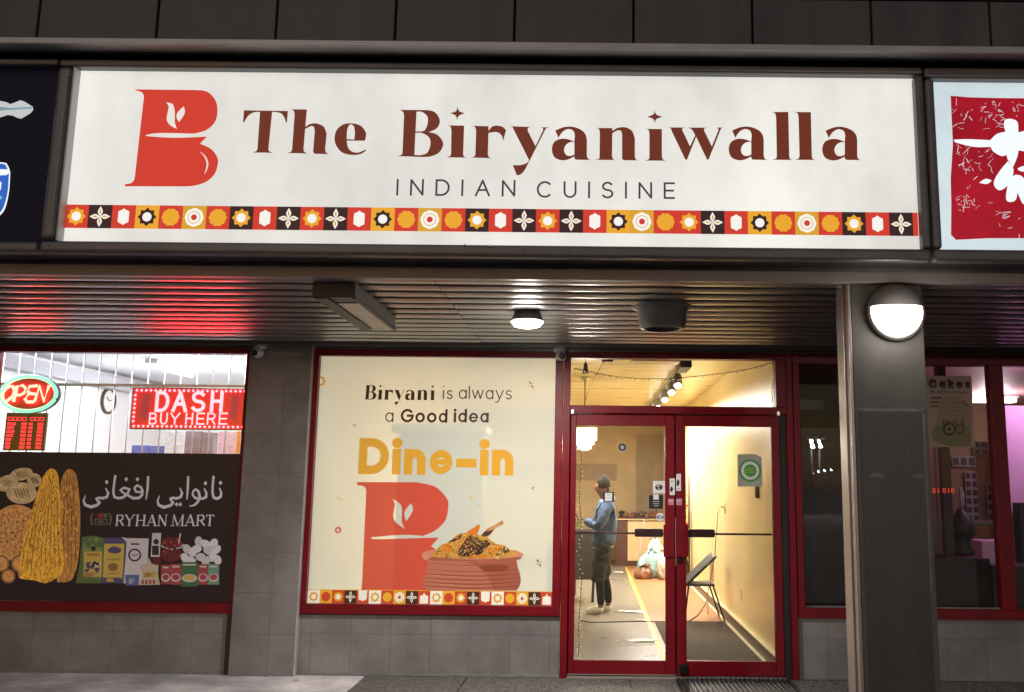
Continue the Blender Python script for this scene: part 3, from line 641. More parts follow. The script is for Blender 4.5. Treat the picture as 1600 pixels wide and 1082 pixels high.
for word in (('T', 'h', 'e'), [q for q in L_ if q not in 'The']):
    art = Art(SY - .002)
    for key in word: art.add(glyphs(L_[key][1], L_[key][0], 160, k), 's_brown', 0, holes=True)
    art.build('name_lettering', LB)
# the emblem: a letter B that is a cup over a pot, with two wisps of steam
EMB = ['190,90c 740,96c 860,110 940,190 960,290 940,390 860,470 740,506c 420,500 290,518c 310,530 560,545 862,534c 797,600c 900,650 960,730 962,800 930,890 850,960 740,995 640,1002c 90,1000c 92,980c 150,970 180,930 190,860c 265,200c 268,150 245,115 190,100c',
       '480,210c 540,230 558,290 560,350 560,400 580,462c 520,430 485,380 488,330 498,280 500,245', '642,250c 655,290 645,330 600,398c 578,360 580,320 605,285', '790,668c 850,720 875,790 860,850 836,892c 858,800 840,730']
ek = 1082 / 180
art = Art(SY - .002); art.add(glyphs(EMB, 180, 125, ek), 's_red', 0, holes=True); art.build('emblem', LB)
# INDIAN CUISINE
art = Art(SY - .002)
(ax, az), (bx, bz) = at(619, 306.5, SY), at(1056, 313.5, SY); (_, ct) = at(620.5, 280.5, SY)
words = (('INDIAN', 619, 805), ('CUISINE', 838.5, 1054.5))
for wd, u0, u1 in words:
    x0, z0 = at(u0, 306 + (u0 - 619) * .0155, SY); x1, _ = at(u1, 310, SY)
    art = Art(SY - .002); lettering(art, wd, 's_grey', x0, x1, z0, ct - az, .0115, 0); art.build('tagline_lettering', LB)
# patterned border of square tiles
def tile(a, kind, cx, cz, s, p, lay=0, sy=None):
    sy = sy or s; h, hy = s / 2, sy / 2; q = lambda n: p + n
    def bgd(n): a.addw([rect(cx - h, cz - hy, cx + h, cz + hy)], q(n), lay)
    r = s * .40; q2 = sy / s
    if kind in 'sdkwz':
        ring, back, core = {'s': ('yellow', 'red', 'white'), 'd': ('yellow', 'dark', 'white'), 'k': ('dark', 'yellow', 'white'), 'w': ('gold', 'white', 'white'), 'z': ('yellow', 'red', 'white')}[kind]
        bgd(back); a.addw([star(cx, cz, r, r * .76, 8, r * q2)], q(ring), lay + 1); a.addw([disc(cx, cz, r * .5, 12, r * .5 * q2)], q('white' if kind != 'w' else 'cream'), lay + 2)
    elif kind in 'oy':
        bgd('red' if kind == 'o' else 'yellow'); a.addw([petalring(cx, cz, r * .95, 10, r * .95 * q2)], q('yellow' if kind == 'o' else 'red'), lay + 1)
    elif kind == 'c':
        bgd('gold'); a.addw([petalring(cx, cz, r, 8, r * q2, .06)], q('white'), lay + 1); a.addw([disc(cx, cz, r * .68, 20, r * .68 * q2)], q('gold'), lay + 2); a.addw([disc(cx, cz, r * .60, 20, r * .6 * q2)], q('white'), lay + 3); a.addw([disc(cx, cz, r * .32, 14, r * .32 * q2)], q('red'), lay + 4)
    elif kind == 'f':
        bgd('dark')
        for dx, dz in ((1, 0), (-1, 0), (0, 1), (0, -1)):
            def leaf(l0, l1, w): return [(cx + (dx * t - dz * o) * s, cz + (dz * t + dx * o) * sy) for t, o in ((l0, 0), ((l0 * 2 + l1) / 3, w), ((l0 + l1) / 2, w * 1.12), ((l0 + l1 * 2) / 3, w * .86), (l1, 0), ((l0 + l1 * 2) / 3, -w * .86), ((l0 + l1) / 2, -w * 1.12), ((l0 * 2 + l1) / 3, -w))]
            a.addw([leaf(.0, .44, .095)], q('white'), lay + 1 + .2 * dx + .1 * dz); a.addw([leaf(.08, .34, .036)], q('gold' if p == 's_' else 'dark'), lay + 2 + .2 * dx + .1 * dz)
    elif kind == 'h':
        bgd('red'); a.addw([[(cx + x * s, cz + z * sy) for x, z in ((0, .36), (.07, .30), (.21, .24), (.23, .2), (.23, -.2), (.21, -.24), (.07, -.30), (0, -.36), (-.07, -.30), (-.21, -.24), (-.23, -.2), (-.23, .2), (-.21, .24), (-.07, .30))]], q('white'), lay + 1)
    elif kind == 'v':
        bgd('red'); a.addw([[(cx + x * s, cz + z * sy) for x, z in ((-.36, .5), (.36, .5), (.34, -.1), (.3, -.24), (.1, -.26), (0, -.36), (-.1, -.26), (-.3, -.24), (-.34, -.1))]], q('white'), lay + 1)
    elif kind == 'm':
        bgd('red'); a.addw([[(cx + x * s, cz + z * sy) for x, z in ((-.34, -.46), (.34, -.46), (.34, .05), (.3, .14), (.1, .2), (0, .38), (-.1, .2), (-.3, .14), (-.34, .05))]], q('white'), lay + 1)
art = Art(SY - .0012, .0008)
x0, zt = at(103, 320, SY); _, zb = at(102, 356.5, SY); s = (SX1 - .005 - x0) / 36.18
seq = 'sfhkocodhfsfhkocodhfsfhkcosfhkocodhf'
for i, kd in enumerate(seq): tile(art, kd, x0 + (i + .5) * s, (zt + zb) / 2, s, 's_', 0, zt - zb)
art.addw([rect(x0 + 36 * s, zb, SX1, zt)], 's_red', 0)
art.build('tile_border', LB)

# ================================================================== the signs on either side
mat('n_black', (.004, .004, .008), .5, emit=S(12, 11, 22), es=.7, spec=.15); glow('n_silver', S(200, 205, 205), .85); glow('n_grey', S(120, 126, 128), .8); glow('n_blue', S(44, 96, 190), .95); glow('n_cyan', S(120, 190, 215), .9); glow('n_white', S(236, 244, 250), 1.0)
mat('n_pale', (.5, .5, .5), .35, var=.08, vscale=4, emit=S(196, 214, 220), es=.95)
mat('n_red', (.2, .01, .02), .4, var=.25, vscale=3, emit=S(165, 4, 30), es=.85)
T = thing('shop_sign', 'black lit shop sign with a silver spear tip and blue badge beside the white sign', 'sign', (-5.6, -2.7, 2.84))
box('cabinet', 'bronze_dark', XL, -3.125, -2.84, -2.63, 2.86, 4.0, T)
b = MB(); b.sheet(XL, -3.125, SY, 2.905, 3.965); b.build('face_panel', 'n_black', T)
b = MB().box(XL, -3.122, -2.92, -2.842, 2.842, 2.905, .02, 4); b.box(XL, -3.122, -2.915, -2.842, 3.965, 4.002, .012, 3); b.build('frame', 'bronze', T)
a = Art(SY - .002)
a.add([[(-140, 165), (-40, 156)] + [(0, 158), (10, 160), (16, 163), (22, 161), (32, 157), (38, 159), (51, 167), (52, 172), (48, 177), (33, 186), (26, 184), (20, 181), (12, 180), (0, 184), (-40, 186), (-140, 182)]], 'n_silver', 0)
a.add([[(-140, 169), (0, 167.5), (14, 169), (50, 168), (50, 170.4), (14, 172), (0, 173), (-140, 175)]], 'n_grey', 1)
a.add([[(-140, 171), (50, 169.6), (50, 170.6), (-140, 172.4)]], 'n_cyan', 2)
a.build('spear_emblem', T)
a = Art(SY - .002)
a.add([spline('-60,252c 2,254 12,259 16,270c 14,300 8,326 0,337c -60,340c')], 'n_white', 0); a.add([spline('-60,255c 1,256 10,261 14,270c 12,300 6,323 -1,334c -60,337c')], 'n_blue', 1)
a.add([spline('-60,263c 13,265c 14,270 10,274c -60,276c')], 'n_white', 2)
a.add(stroke([(-14, 284), (-6, 281), (1, 286), (0, 296), (-8, 299), (-14, 298)], 2.5), 'n_white', 2); a.add([disc(0, 309, 3)], 'n_cyan', 2); a.build('badge', T)
T = thing('shop_sign', 'lit sign with a peeling red panel and white brush shapes beside the white sign', 'sign', (4.6, -2.7, 2.84))
box('cabinet', 'bronze_dark', 1.917, 7.2, -2.84, -2.63, 2.86, 4.0, T)
b = MB(); b.sheet(1.96, 7.2, SY, 2.91, 3.94); b.build('face_panel', 'n_pale', T)
b = MB().box(1.917, 1.972, -2.915, -2.842, 2.915, 3.935, .02, 4); b.box(1.917, 7.2, -2.92, -2.842, 2.842, 2.913, .02, 4); b.box(1.917, 7.2, -2.915, -2.842, 3.937, 4.002, .015, 3); b.build('frame', 'bronze', T)
a = Art(SY - .002); sk = 641 / 160
pan = [(1440 + x / sk, 120 + y / sk) for x, y in ((182, 120), (300, 130), (470, 134), (660, 136), (1500, 160), (1500, 1040), (660, 1012), (420, 1012), (215, 1022), (184, 990), (186, 800), (182, 640), (196, 420), (188, 260))]
a.add([pan], 'n_red', 0)
W = ['200,395c 290,392 430,398c 470,360 525,345c 515,300 525,270 560,265 600,285 606,350c 660,340 760,360 800,420 760,470 700,475 606,462c 600,500 572,568c 540,520 533,490c 500,497 450,470 432,440c 330,440 210,412c', '540,530c 575,580 560,650 530,690 490,712 458,690 455,650 490,590', '585,615c 620,620 650,650 660,700 640,800 600,725c 590,770 560,785 530,770 535,700 555,640', '600,575c 640,560 700,565 800,570c 700,600 620,592', '360,665c 400,640 440,650c 410,672', '700,620c 760,640 780,720 720,760 690,700']
for i, w in enumerate(W): a.add([[(1440 + x / sk, 120 + y / sk) for x, y in spline(w)]], 'n_white', 1 + i * .1)
for i in range(150):                                     # cracks in the peeling film
    x, y = random.choice([(230, 240), (260, 470), (300, 560), (320, 760), (420, 200), (470, 260), (260, 800), (540, 850), (400, 520), (600, 190)])
    x += random.gauss(0, 45); y += random.gauss(0, 45)
    if not (200 < x < 640 and 150 < y < 990): continue
    d = random.uniform(0, 6.28); l = random.uniform(4, 32); pts = [(x, y)]
    for j in range(3): d += random.uniform(-.6, .6); pts.append((pts[-1][0] + math.cos(d) * l / 2, pts[-1][1] + math.sin(d) * l / 2))
    a.add([[(1440 + px / sk, 120 + py / sk) for px, py in poly] for poly in stroke(pts, random.uniform(1.2, 3.2), False)], 'n_pale' if random.random() < .7 else 'n_white', 2 + i * .02)
a.build('red_panel', T)

# ================================================================== the poster in the middle window
for nm, c, e in (('red', (205, 72, 44), .55), ('brown', (70, 34, 18), .26), ('dark', (74, 42, 24), .4), ('yellow', (232, 172, 40), .6), ('gold', (226, 164, 38), .6), ('white', (240, 236, 218), .62), ('cream', (240, 236, 218), .62), ('thin', (120, 92, 52), .45), ('faint', (214, 200, 168), .55)):
    mat('p_' + nm, tuple(x * .7 for x in S(*c)), .4, emit=S(*c), es=e * .74)
def film(name, col, es, alpha):
    m = mat(name, tuple(x * .7 for x in col), .45, emit=col, es=es, spec=.12); nt = m.node_tree; n = nt.nodes; L = nt.links.new
    t = n.new('ShaderNodeBsdfTransparent'); mx = n.new('ShaderNodeMixShader'); mx.inputs[0].default_value = alpha
    L(t.outputs[0], mx.inputs[1]); L(n['Principled BSDF'].outputs[0], mx.inputs[2]); L(mx.outputs[0], n['Material Output'].inputs[0]); return m
film('p_film', S(222, 222, 202), .66, .64); film('p_emblem', S(206, 66, 40), .46, .9); film('p_bold', S(224, 160, 24), .45, .9)  # emission stands in for shop light shining through the film
PY = .0275
PO = thing('window_poster', 'cream backlit window poster with a red pot emblem and a clay pot of rice', 'poster', (-1.36, PY, .56))
PX0, PX1, PZ0, PZ1 = -2.401, -.317, .559, 2.681
b = MB(); b.sheet(PX0, PX1, PY, PZ0, PZ1); b.build('film', 'p_film', PO)
a = Art(PY - .002)
# heading: the serif word reuses the sign's letters
bx, bz = at(569, 624.5, PY); ex, _ = at(680, 624.5, PY); _, tz = at(572, 602, PY)
fs = (ex - bx) / (1040.5 - 621.2); fz = (tz - bz) / 73.5
def pos_(p): return (bx + (p[0] - 621.2) * fs, bz + (244.6 + (p[0] - 621.2) * .0165 - p[1]) * fz)
for key in ('B', 'i', 'dot', 'r', 'y', 'a', 'n', 'i2', 'dot2'):
    ox, d = L_[key]; a.addw(glyphs(d, ox, 160, k, pos_), 'p_brown', 0, holes=True)
def pw(art, wd, m, u0, u1, vbase, vcap, w, xh, **kw):
    x0, z0 = at(u0, vbase, PY); x1, _ = at(u1, vbase, PY); _, z1 = at((u0 + u1) / 2, vcap, PY)
    lettering(art, wd, m, x0, x1, z0, z1 - z0, w, 0, xh, **kw)
zx = lambda x: 470 + x / 3.81
zy = lambda y: 560 + y / 3.81
a.build('heading_lettering', PO); a = Art(PY - .002); pw(a, 'is', 'p_brown', zx(845), zx(904), zy(243), zy(165), .0105, .68); a.build('heading_lettering', PO); a = Art(PY - .002); pw(a, 'always', 'p_brown', zx(940), zx(1256), zy(243), zy(165), .0105, .70)
a.build('heading_lettering', PO); a = Art(PY - .002); pw(a, 'a', 'p_brown', zx(502), zx(552), zy(380), zy(300), .0105, .72)
a.build('heading_lettering', PO); a = Art(PY - .002); pw(a, 'Good', 'p_brown', zx(594), zx(872), zy(382), zy(303), .0205, .74); a.build('heading_lettering', PO); a = Art(PY - .002); pw(a, 'idea', 'p_brown', zx(910), zx(1118), zy(382), zy(303), .0205, .74)
a.build('heading_lettering', PO)
a = Art(PY - .002); pw(a, 'Dine-in', 'p_bold', zx(340), zx(1265), zy(690), zy(480), .0745, .71); a.build('bold_words', PO)
# emblem (cut off by the border) and border of tiles
ek2 = 1600 / 420
PEM = ['335,52c 690,53c 800,80 870,150 877,205 860,280 800,340 728,372c 600,366 420,380c 440,392 600,388 822,382c 775,435c 815,460 845,500c 850,560 840,640 838,696c 350,696c 360,690 365,640 367,600c 388,140c 388,95 370,75 335,70c',
       '545,152c 590,180 602,215 600,270 605,300 622,333c 570,295 550,260 556,210 560,180', '656,178c 668,210 655,245 628,284c 618,255 620,225 632,205']
a = Art(PY - .002); a.add(glyphs(PEM, 470, 740, ek2), 'p_emblem', 0, holes=True); a.build('emblem', PO)
a = Art(PY - .0026, .0006); _, zb0 = at(670, 922.7, PY); s = (PX1 - PX0) / 19.95
zlow = PZ0 + .002
for i, kd in enumerate('wysfvwocfm' * 2):
    if i < 20: tile(a, kd, PX0 + (i + .5) * s - .001 * i / 20, (zb0 - .006 + zlow) / 2, s, 'p_', 0, zb0 - .006 - zlow)
a.addw([rect(PX0, zb0 - .006, PX1, zb0)], 'p_gold', 0); a.build('tile_border', PO)
# small ornaments
a = Art(PY - .002)
def outl(pts, w): return stroke(list(pts) + [pts[0]], w, False)
xr, zr = at(528.3, 828.5, PY); a.addw([star(xr, zr, .031, .024, 8)], 'p_red', 0); a.addw([disc(xr, zr, .013)], 'p_cream', 1); a.build('ornament', PO)
a = Art(PY - .002); xr, zr = at(501.5, 596, PY); ring = [p for p in star(xr - .004, zr, .048, .037, 8)]; ring2 = [p for p in disc(xr - .004, zr, .024, 16)]
a.addw([[(max(px, PX0 + .002), pz) for px, pz in ring]], 'p_gold', 0); a.addw([[(max(px, PX0 + .002), pz) for px, pz in ring2]], 'p_cream', 1); a.build('ornament', PO)
for (u, v, r) in ((830, 601.5, 6), (842, 880, 6), (554, 665, 2.8), (832.5, 763, 2.8)):
    a = Art(PY - .002)
    for d in (.5, 2.07):
        x, z = at(u, v, PY); rr = r * .0056
        for sg in (1, -1): a.addw([[(x + rr * (t * math.cos(d) - o * math.sin(d)) * sg, z + rr * (t * math.sin(d) + o * math.cos(d)) * sg) for t, o in ((.06, 0), (.5, .2), (.98, .12), (1, 0), (.98, -.12), (.5, -.2))]], 'p_gold' if d < 1 and r > 4 else 'p_brown', .2 * d + .05 * sg)
    a.build('ornament', PO)
for (u, v) in ((528, 778), (533, 781), (735, 777), (738, 780), (748, 790)):
    a = Art(PY - .002); a.add([q for q in stroke([(u - 3.5, v), (u - 1.5, v - 1), (u, v + .8), (u + 1.5, v - 1), (u + 3.5, v)], .8, False)], 'p_gold', .3); a.build('ornament', PO)
for (u, v, r) in ((862, 665, 14), (490, 880, 10)):
    x, z = at(u, v, PY); a = Art(PY - .002)
    for q in (1, .78): a.addw(outl([(min(max(px, PX0 + .004), PX1 - .004), pz) for px, pz in petalring(x, z, r * .0058 * q, 12, None, .1, 48)], .0022), 'p_faint', .5 + q)
    a.build('ornament', PO)
# the clay pot and its rice
pk = 8.0; pp_ = lambda x, y: (640 + x / pk, 800 + y / pk)
for nm, c in dict(clay=(186, 108, 84), clay_dark=(136, 66, 46), clay_mid=(166, 90, 68), clay_pale=(206, 134, 108), rice=(206, 146, 62), rice_pale=(232, 190, 104), rice_orange=(214, 120, 32), meat=(84, 46, 36), meat_dark=(52, 30, 28), bone=(186, 124, 74), herb=(150, 160, 60)).items():
    mat('p_' + nm, tuple(x * .7 for x in S(*c)), .4, emit=S(*c), es=.4)
a = Art(PY - .004, .0006)
a.add([[pp_(*p) for p in spline('240,600c 1335,590c 1350,680 1385,800 1385,900 1340,985c 215,985c 170,900 190,800 215,720')]], 'p_clay', 0)
a.add([[pp_(*p) for p in spline('700,620c 1335,590c 1350,680 1385,800 1385,900 1340,985c 1050,985c 1000,850 900,720')]], 'p_clay_mid', 1)
a.add([[pp_(*p) for p in spline('860,690c 1000,665 1200,668 1250,690c 1180,740 960,745')]], 'p_clay_dark', 2)
for i, (y, xl, xr_, w) in enumerate(((655, 245, 1335, 7), (730, 225, 1352, 8), (785, 200, 1365, 12), (838, 190, 1378, 12), (888, 182, 1385, 12), (938, 190, 1375, 12))):
    pts = [(xl + (xr_ - xl) * t / 14, y + 32 * math.sin(math.pi * t / 14) - 14) for t in range(15)]
    a.add([[pp_(*p) for p in q] for q in stroke([(p[0], p[1], w * (.35 + .65 * math.sin(math.pi * (i_ + .5) / 15.5))) for i_, p in enumerate(pts)], w, False)], 'p_clay_dark', 3)
    a.add([[pp_(*p) for p in q] for q in stroke([(p[0] - 6, p[1] + w * 1.3, w * .7 * math.sin(math.pi * (i_ + .5) / 9.5)) for i_, p in enumerate(pts[:9])], w, False)], 'p_clay_pale', 3.5)
a.add([[pp_(*p) for p in spline('150,545 190,500 320,475c 1330,480c 1410,520 1420,548 1370,580 1340,595c 1000,625 500,625 235,612c 180,595')]], 'p_clay_pale', 4)
a.add([[pp_(*p) for p in spline('280,560c 700,595 1050,590 1400,560c 1350,600 1000,622 500,620 240,606')]], 'p_clay_mid', 5)
a.build('clay_pot_print', PO)
a = Art(PY - .0085, .0006)
heap = spline('270,545 340,480 400,420 500,370 580,300 640,272 760,262 860,290 960,310 1060,390 1180,420 1260,480 1340,510 1300,558 1000,582 700,580 420,575')
a.add([[pp_(*p) for p in heap]], 'p_rice', 0)
lay = 1.
def mor(n, pal, lo, hi, wlo, whi, reg=None):
    global lay
    i = 0
    while i < n:
        x, y = random.uniform(260, 1340), random.uniform(260, 580)
        if not inside(x, y, reg or heap): continue
        i += 1; d = random.uniform(0, 3.14); l = random.uniform(lo, hi); w = random.uniform(wlo, whi); lay += .012
        a.add([[pp_(x + l * math.cos(t) * math.cos(d) - w * math.sin(t) * math.sin(d), y + l * math.cos(t) * math.sin(d) + w * math.sin(t) * math.cos(d)) for t in [j * 6.283 / 7 for j in range(7)]]], random.choice(pal), lay)
mor(200, ['p_rice_pale', 'p_rice_orange', 'p_meat', 'p_rice', 'p_herb'], 9, 26, 4, 9)
for d_, m_ in (('600,520 640,430 720,330 780,280 840,320 900,400 960,430 900,520 780,560 650,555', 'p_meat_dark'), ('640,470 690,360 760,290 830,310 880,380 800,430 720,440', 'p_meat'), ('880,370 940,345 1000,380 1000,415 940,430 890,400', 'p_meat_dark'), ('480,380 560,330 640,280 640,330 560,370', 'p_meat'),
               ('720,250 800,200 850,162 882,175 860,240 830,300 760,290', 'p_rice_orange'), ('400,440 470,395 540,440 520,500 420,500', 'p_rice_orange'), ('960,480 1060,445 1130,430 1145,465 1060,500 980,515', 'p_rice_orange'), ('1140,460 1200,440 1250,490 1180,520', 'p_meat'), ('740,560 800,540 960,548 940,575 780,578', 'p_rice_orange'), ('900,290 960,230 1040,190 1050,220 1000,290 930,315', 'p_meat')):
    lay += .1; a.add([[pp_(*p) for p in spline(d_)]], m_, lay)
lay += .1; a.add([[pp_(*p) for p in q] for q in stroke([(985, 225, 40), (1060, 190, 36), (1110, 160, 34), (1148, 138, 46)], 34)], 'p_bone', lay)
lay += .1; a.add([[pp_(*p) for p in q] for q in stroke([(1010, 222, 8), (1120, 166, 8)], 8)], 'p_rice_pale', lay)
mor(420, ['p_rice_pale', 'p_rice_pale', 'p_rice_orange', 'p_rice', 'p_meat', 'p_herb'], 7, 22, 2, 4.5)
a.build('rice_print', PO)

# ================================================================== grocery window: printed banner, signs, grille
for nm, c in dict(back=(24, 18, 30), white=(205, 196, 204), red=(150, 34, 40), green=(70, 104, 60), black=(40, 34, 38), pale=(190, 180, 180), wreath=(130, 118, 104), lime=(128, 140, 58), limed=(84, 108, 52), blue=(72, 62, 110), gold=(206, 166, 52), sack=(196, 182, 184), blue2=(70, 92, 150), tan=(190, 164, 138), jam=(104, 26, 38), egg=(206, 198, 200), box1=(160, 60, 52), box2=(176, 48, 56), greenb=(50, 106, 62), food=(206, 160, 66), mint=(90, 146, 110), crust=(150, 96, 52)).items():
    c = tuple(.74 * x + .26 * (sum(c) / 3) for x in c) if nm not in ('back', 'white', 'egg') else c; mat('b_' + nm, tuple(x * .9 for x in S(*c)), .38, emit=S(*c), es=.25)  # emission stands in for grocery light shining through the vinyl
mat('b_bread', S(214, 154, 50), .45, var=.62, vscale=26, stretch=(2.6, 1, .55), emit=S(214, 154, 50), es=.34); mat('b_bread2', S(184, 126, 66), .45, var=.6, vscale=26, stretch=(2.6, 1, .55), emit=S(180, 122, 60), es=.3)
mat('b_bun', S(196, 164, 120), .45, var=.35, vscale=16, emit=S(196, 164, 120), es=.28); mat('b_round', S(204, 140, 80), .45, var=.5, vscale=42, emit=S(204, 140, 80), es=.28); mat('b_stripe', S(96, 62, 36), .5)
BY = .018
BN = thing('window_banner', 'dark printed window banner with tall breads and groceries under white lettering', 'banner', (-4.2, BY, .56))
bx0, bz0 = -3.042, .561; _, bz1 = at(200, 708, BY)
b = MB().box(-5.24, bx0, BY, BY + .004, bz0, bz1); b.build('sheet', 'b_back', BN)
a = Art(BY - .002)
q = lambda pts, ox=120, oy=730, sc=1600 / 240: [(ox + p[0] / sc, oy + p[1] / sc) for p in pts]
AR = [[(1487, 222, 12), (1505, 270, 24), (1497, 312, 28), (1460, 330, 30), (1425, 318, 28), (1413, 260, 24), (1416, 180, 24), (1424, 106, 26)],
      [(1328, 226, 12), (1350, 270, 24), (1345, 315, 28), (1310, 330, 26), (1270, 332, 24), (1230, 320, 24), (1205, 288, 20), (1214, 250, 20), (1240, 232, 22), (1270, 258, 26), (1280, 310, 28), (1262, 362, 26), (1225, 398, 22), (1178, 408, 12)],
      [(1160, 108, 24), (1156, 220, 24), (1148, 332, 14)],
      [(1076, 222, 12), (1097, 272, 24), (1082, 312, 28), (1040, 328, 28), (1000, 322, 26), (975, 330, 24), (985, 352, 24), (1004, 372, 26), (975, 402, 28), (905, 420, 34), (852, 396, 28), (842, 352, 20), (860, 300, 8)],
      [(743, 106, 24), (738, 220, 24), (722, 334, 12)],
      [(668, 212, 22), (628, 190, 22), (600, 220, 22), (615, 258, 22), (660, 262, 22), (684, 246, 24)], [(668, 212, 22), (684, 246, 24), (680, 292, 26), (650, 322, 28), (590, 326, 28), (540, 300, 26), (482, 268, 20), (452, 240, 18), (492, 216, 24), (548, 232, 24), (530, 278, 24), (480, 318, 28), (430, 326, 28), (392, 312, 26), (380, 260, 24), (388, 180, 24), (400, 98, 26)],
      [(302, 224, 12), (328, 274, 24), (312, 314, 28), (268, 326, 28), (228, 322, 26), (204, 330, 24), (216, 352, 24), (238, 370, 26), (212, 398, 28), (148, 416, 34), (88, 396, 28), (70, 352, 20), (88, 300, 8)]]
for i, st in enumerate(AR): a.add([q(p) for p in stroke(st, 22)], 'b_white', .1 * i)
for (x, y) in ((1497, 166), (1340, 170), (1040, 390), (1078, 390), (632, 128), (515, 128), (312, 158)): a.add([q([(x, y - 24), (x + 20, y), (x, y + 24), (x - 20, y)])], 'b_white', 1)
a.build('script_lettering', BN)
a = Art(BY - .002)
SERIF = {'R': [(.12, 0, .12, 1, .17), (.12, .96, .5, .96, .08), (.5, .5, .12, .5, .08), ('arc', .5, .73, .30, .23, 90, -90, .15), (.45, .5, .95, .03, .16)], 'Y': [(.05, .98, .5, .45, .16), (.95, .98, .5, .45, .09), (.5, 0, .5, .5, .16)], 'H': [(.14, 0, .14, 1, .17), (.86, 0, .86, 1, .17), (.14, .5, .86, .5, .08)],
         'A': [(.08, 0, .5, 1, .08), (.48, 1, .9, 0, .18), (.24, .34, .74, .34, .08)], 'N': [(.12, 0, .12, 1, .08), (.1, .98, .88, .02, .17), (.88, 0, .88, 1, .08)], 'M': [(.08, 0, .12, 1, .07), (.12, .98, .5, .02, .15), (.5, .02, .88, .98, .07), (.88, 0, .88, 1, .16)], 'T': [(.5, 0, .5, 1, .18), (.06, .96, .94, .96, .08), (.06, .78, .06, .98, .07), (.94, .78, .94, .98, .07)]}
FEET = {'R': [.12], 'Y': [.5], 'H': [.14, .86], 'A': [.08, .9], 'N': [.12], 'M': [.08, .88], 'T': [.5]}; HEADS = {'R': [], 'Y': [.05, .95], 'H': [.14, .86], 'A': [], 'N': [.88], 'M': [], 'T': []}
for ch, u0, u1 in (('R', 405, 502), ('Y', 498, 602), ('H', 612, 722), ('A', 728, 838), ('N', 842, 945), ('M', 988, 1122), ('A', 1124, 1240), ('R', 1246, 1345), ('T', 1338, 1436)):
    (x0, z0), (x1, z1) = at(*q([(u0, 615)])[0], BY), at(*q([(u1, 497)])[0], BY); w_, h_ = x1 - x0, z1 - z0; sk_ = lambda x, y: (x0 + x * w_, z0 + y * h_); loops = []
    for e in SERIF[ch]:
        if e[0] == 'arc': loops += stroke([sk_(*p) for p in arc(*e[1:7], 10)], e[7] * h_ * .85, False)
        else: loops += stroke([sk_(e[0], e[1]), sk_(e[2], e[3])], e[4] * h_ * .85, False)
    for f in FEET[ch]: loops += stroke([sk_(f - .17, .03), sk_(f + .17, .03)], .06 * h_, False)
    for f in HEADS[ch]: loops += stroke([sk_(f - .15, .97), sk_(f + .15, .97)], .06 * h_, False)
    a.addw(loops, 'b_white', 0)
a.build('shop_lettering', BN)
a = Art(BY - .002)                                        # the small wreath badge
a.add([q(rect(185, 540, 318, 600))], 'b_wreath', 0); a.add([q(rect(192, 546, 311, 594))], 'b_black', 1); a.add([q(rect(190, 482, 222, 540))], 'b_black', 0.5); a.add([q(rect(222, 482, 284, 528))], 'b_red', 1); a.add([q(rect(284, 482, 316, 530))], 'b_green', 1)
for sg, cx in ((-1, 176), (1, 326)):
    for i in range(7): a.add([q(disc(cx + sg * (14 + 16 * math.sin(i * .5)), 490 + i * 18, 11, 8, 7, sg * .6))], 'b_wreath', 1.5 + i * .1)
for x0_, st in ((222, [(0, 0), (0, 22), (10, 22), (10, 12), (0, 12), (10, 0)]), (240, [(0, 0), (0, 22), (8, 8), (16, 22), (16, 0)]), (262, [(0, 22), (8, 0), (14, 22)])): a.add([q(p) for p in stroke([(x0_ + x, 582 - y) for x, y in st], 4)], 'b_wreath', 2.5)
a.build('wreath_badge', BN)
a = Art(BY - .002, .001); q2 = lambda pts: q(pts, 0, 725, 1082 / 200)
a.add([q2(disc(140, 585, 225, 30, 240))], 'b_round', 0)
for i in range(9): a.add([q2(p) for p in stroke([(-20 + i * 45, 400 + i * 4), (-60 + i * 45, 780 - 10 * abs(4 - i))], 5, False)], 'b_crust', .4)
for (x, y, rx, ry, t) in ((60, 165, 95, 68, -.3), (290, 140, 60, 60, 0), (180, 88, 98, 52, -.2), (182, 248, 130, 92, .05)):
    l0 = .5 + y * .004
    a.add([q2([(x + rx * math.cos(k_) * math.cos(t) - ry * math.sin(k_) * math.sin(t), y + rx * math.cos(k_) * math.sin(t) + ry * math.sin(k_) * math.cos(t)) for k_ in [j * 6.283 / 24 for j in range(24)]])], 'b_bun', l0)
    for j in range(-2, 3): a.add([q2(p) for p in stroke([(x + j * rx * .2 - 10, y - ry * .4), (x + j * rx * .2 + 14, y + ry * .4)], 6)], 'b_stripe', l0 + .02)
for (x, y, r) in ((10, 845, 72), (170, 845, 78), (70, 950, 62)):
    a.add([q2(disc(x, y, r, 24))], 'b_crust', 1.6); a.add([q2(disc(x, y, r * .78, 24))], 'b_round', 1.8)
a.add([q2(spline('590,45 642,90 668,250 680,500 668,750 642,900 600,985 520,1000 480,960 520,600 505,300 520,140 550,70'))], 'b_bread2', 2)
a.add([q2(spline('440,40 490,95 508,300 520,600 545,850 500,945 390,1008 290,985 200,975 155,930 200,650 270,400 340,170 390,70'))], 'b_bread', 3)
for i in range(9):
    t = (i - 4) / 4; a.add([q2(p) for p in stroke([(430 + t * 50, 120 + 60 * abs(t), 3), (380 + t * 105, 420, 7), (350 + t * 145, 720, 8), (345 + t * 165, 930, 3)], 6, False)], 'b_crust', 3.4 + i * .02)
for i in range(4): a.add([q2(p) for p in stroke([(575 + (i - 1.5) * 22, 120, 3), (590 + (i - 1.5) * 34, 500, 6), (585 + (i - 1.5) * 34, 900, 3)], 6, False)], 'b_stripe', 2.4 + i * .02)
for nm, c in dict(hi=(244, 196, 84), hi2=(226, 170, 60), lo=(116, 72, 26), lo2=(150, 96, 40)).items(): mat('b_' + nm, S(*c), .45, emit=S(*c), es=.28)
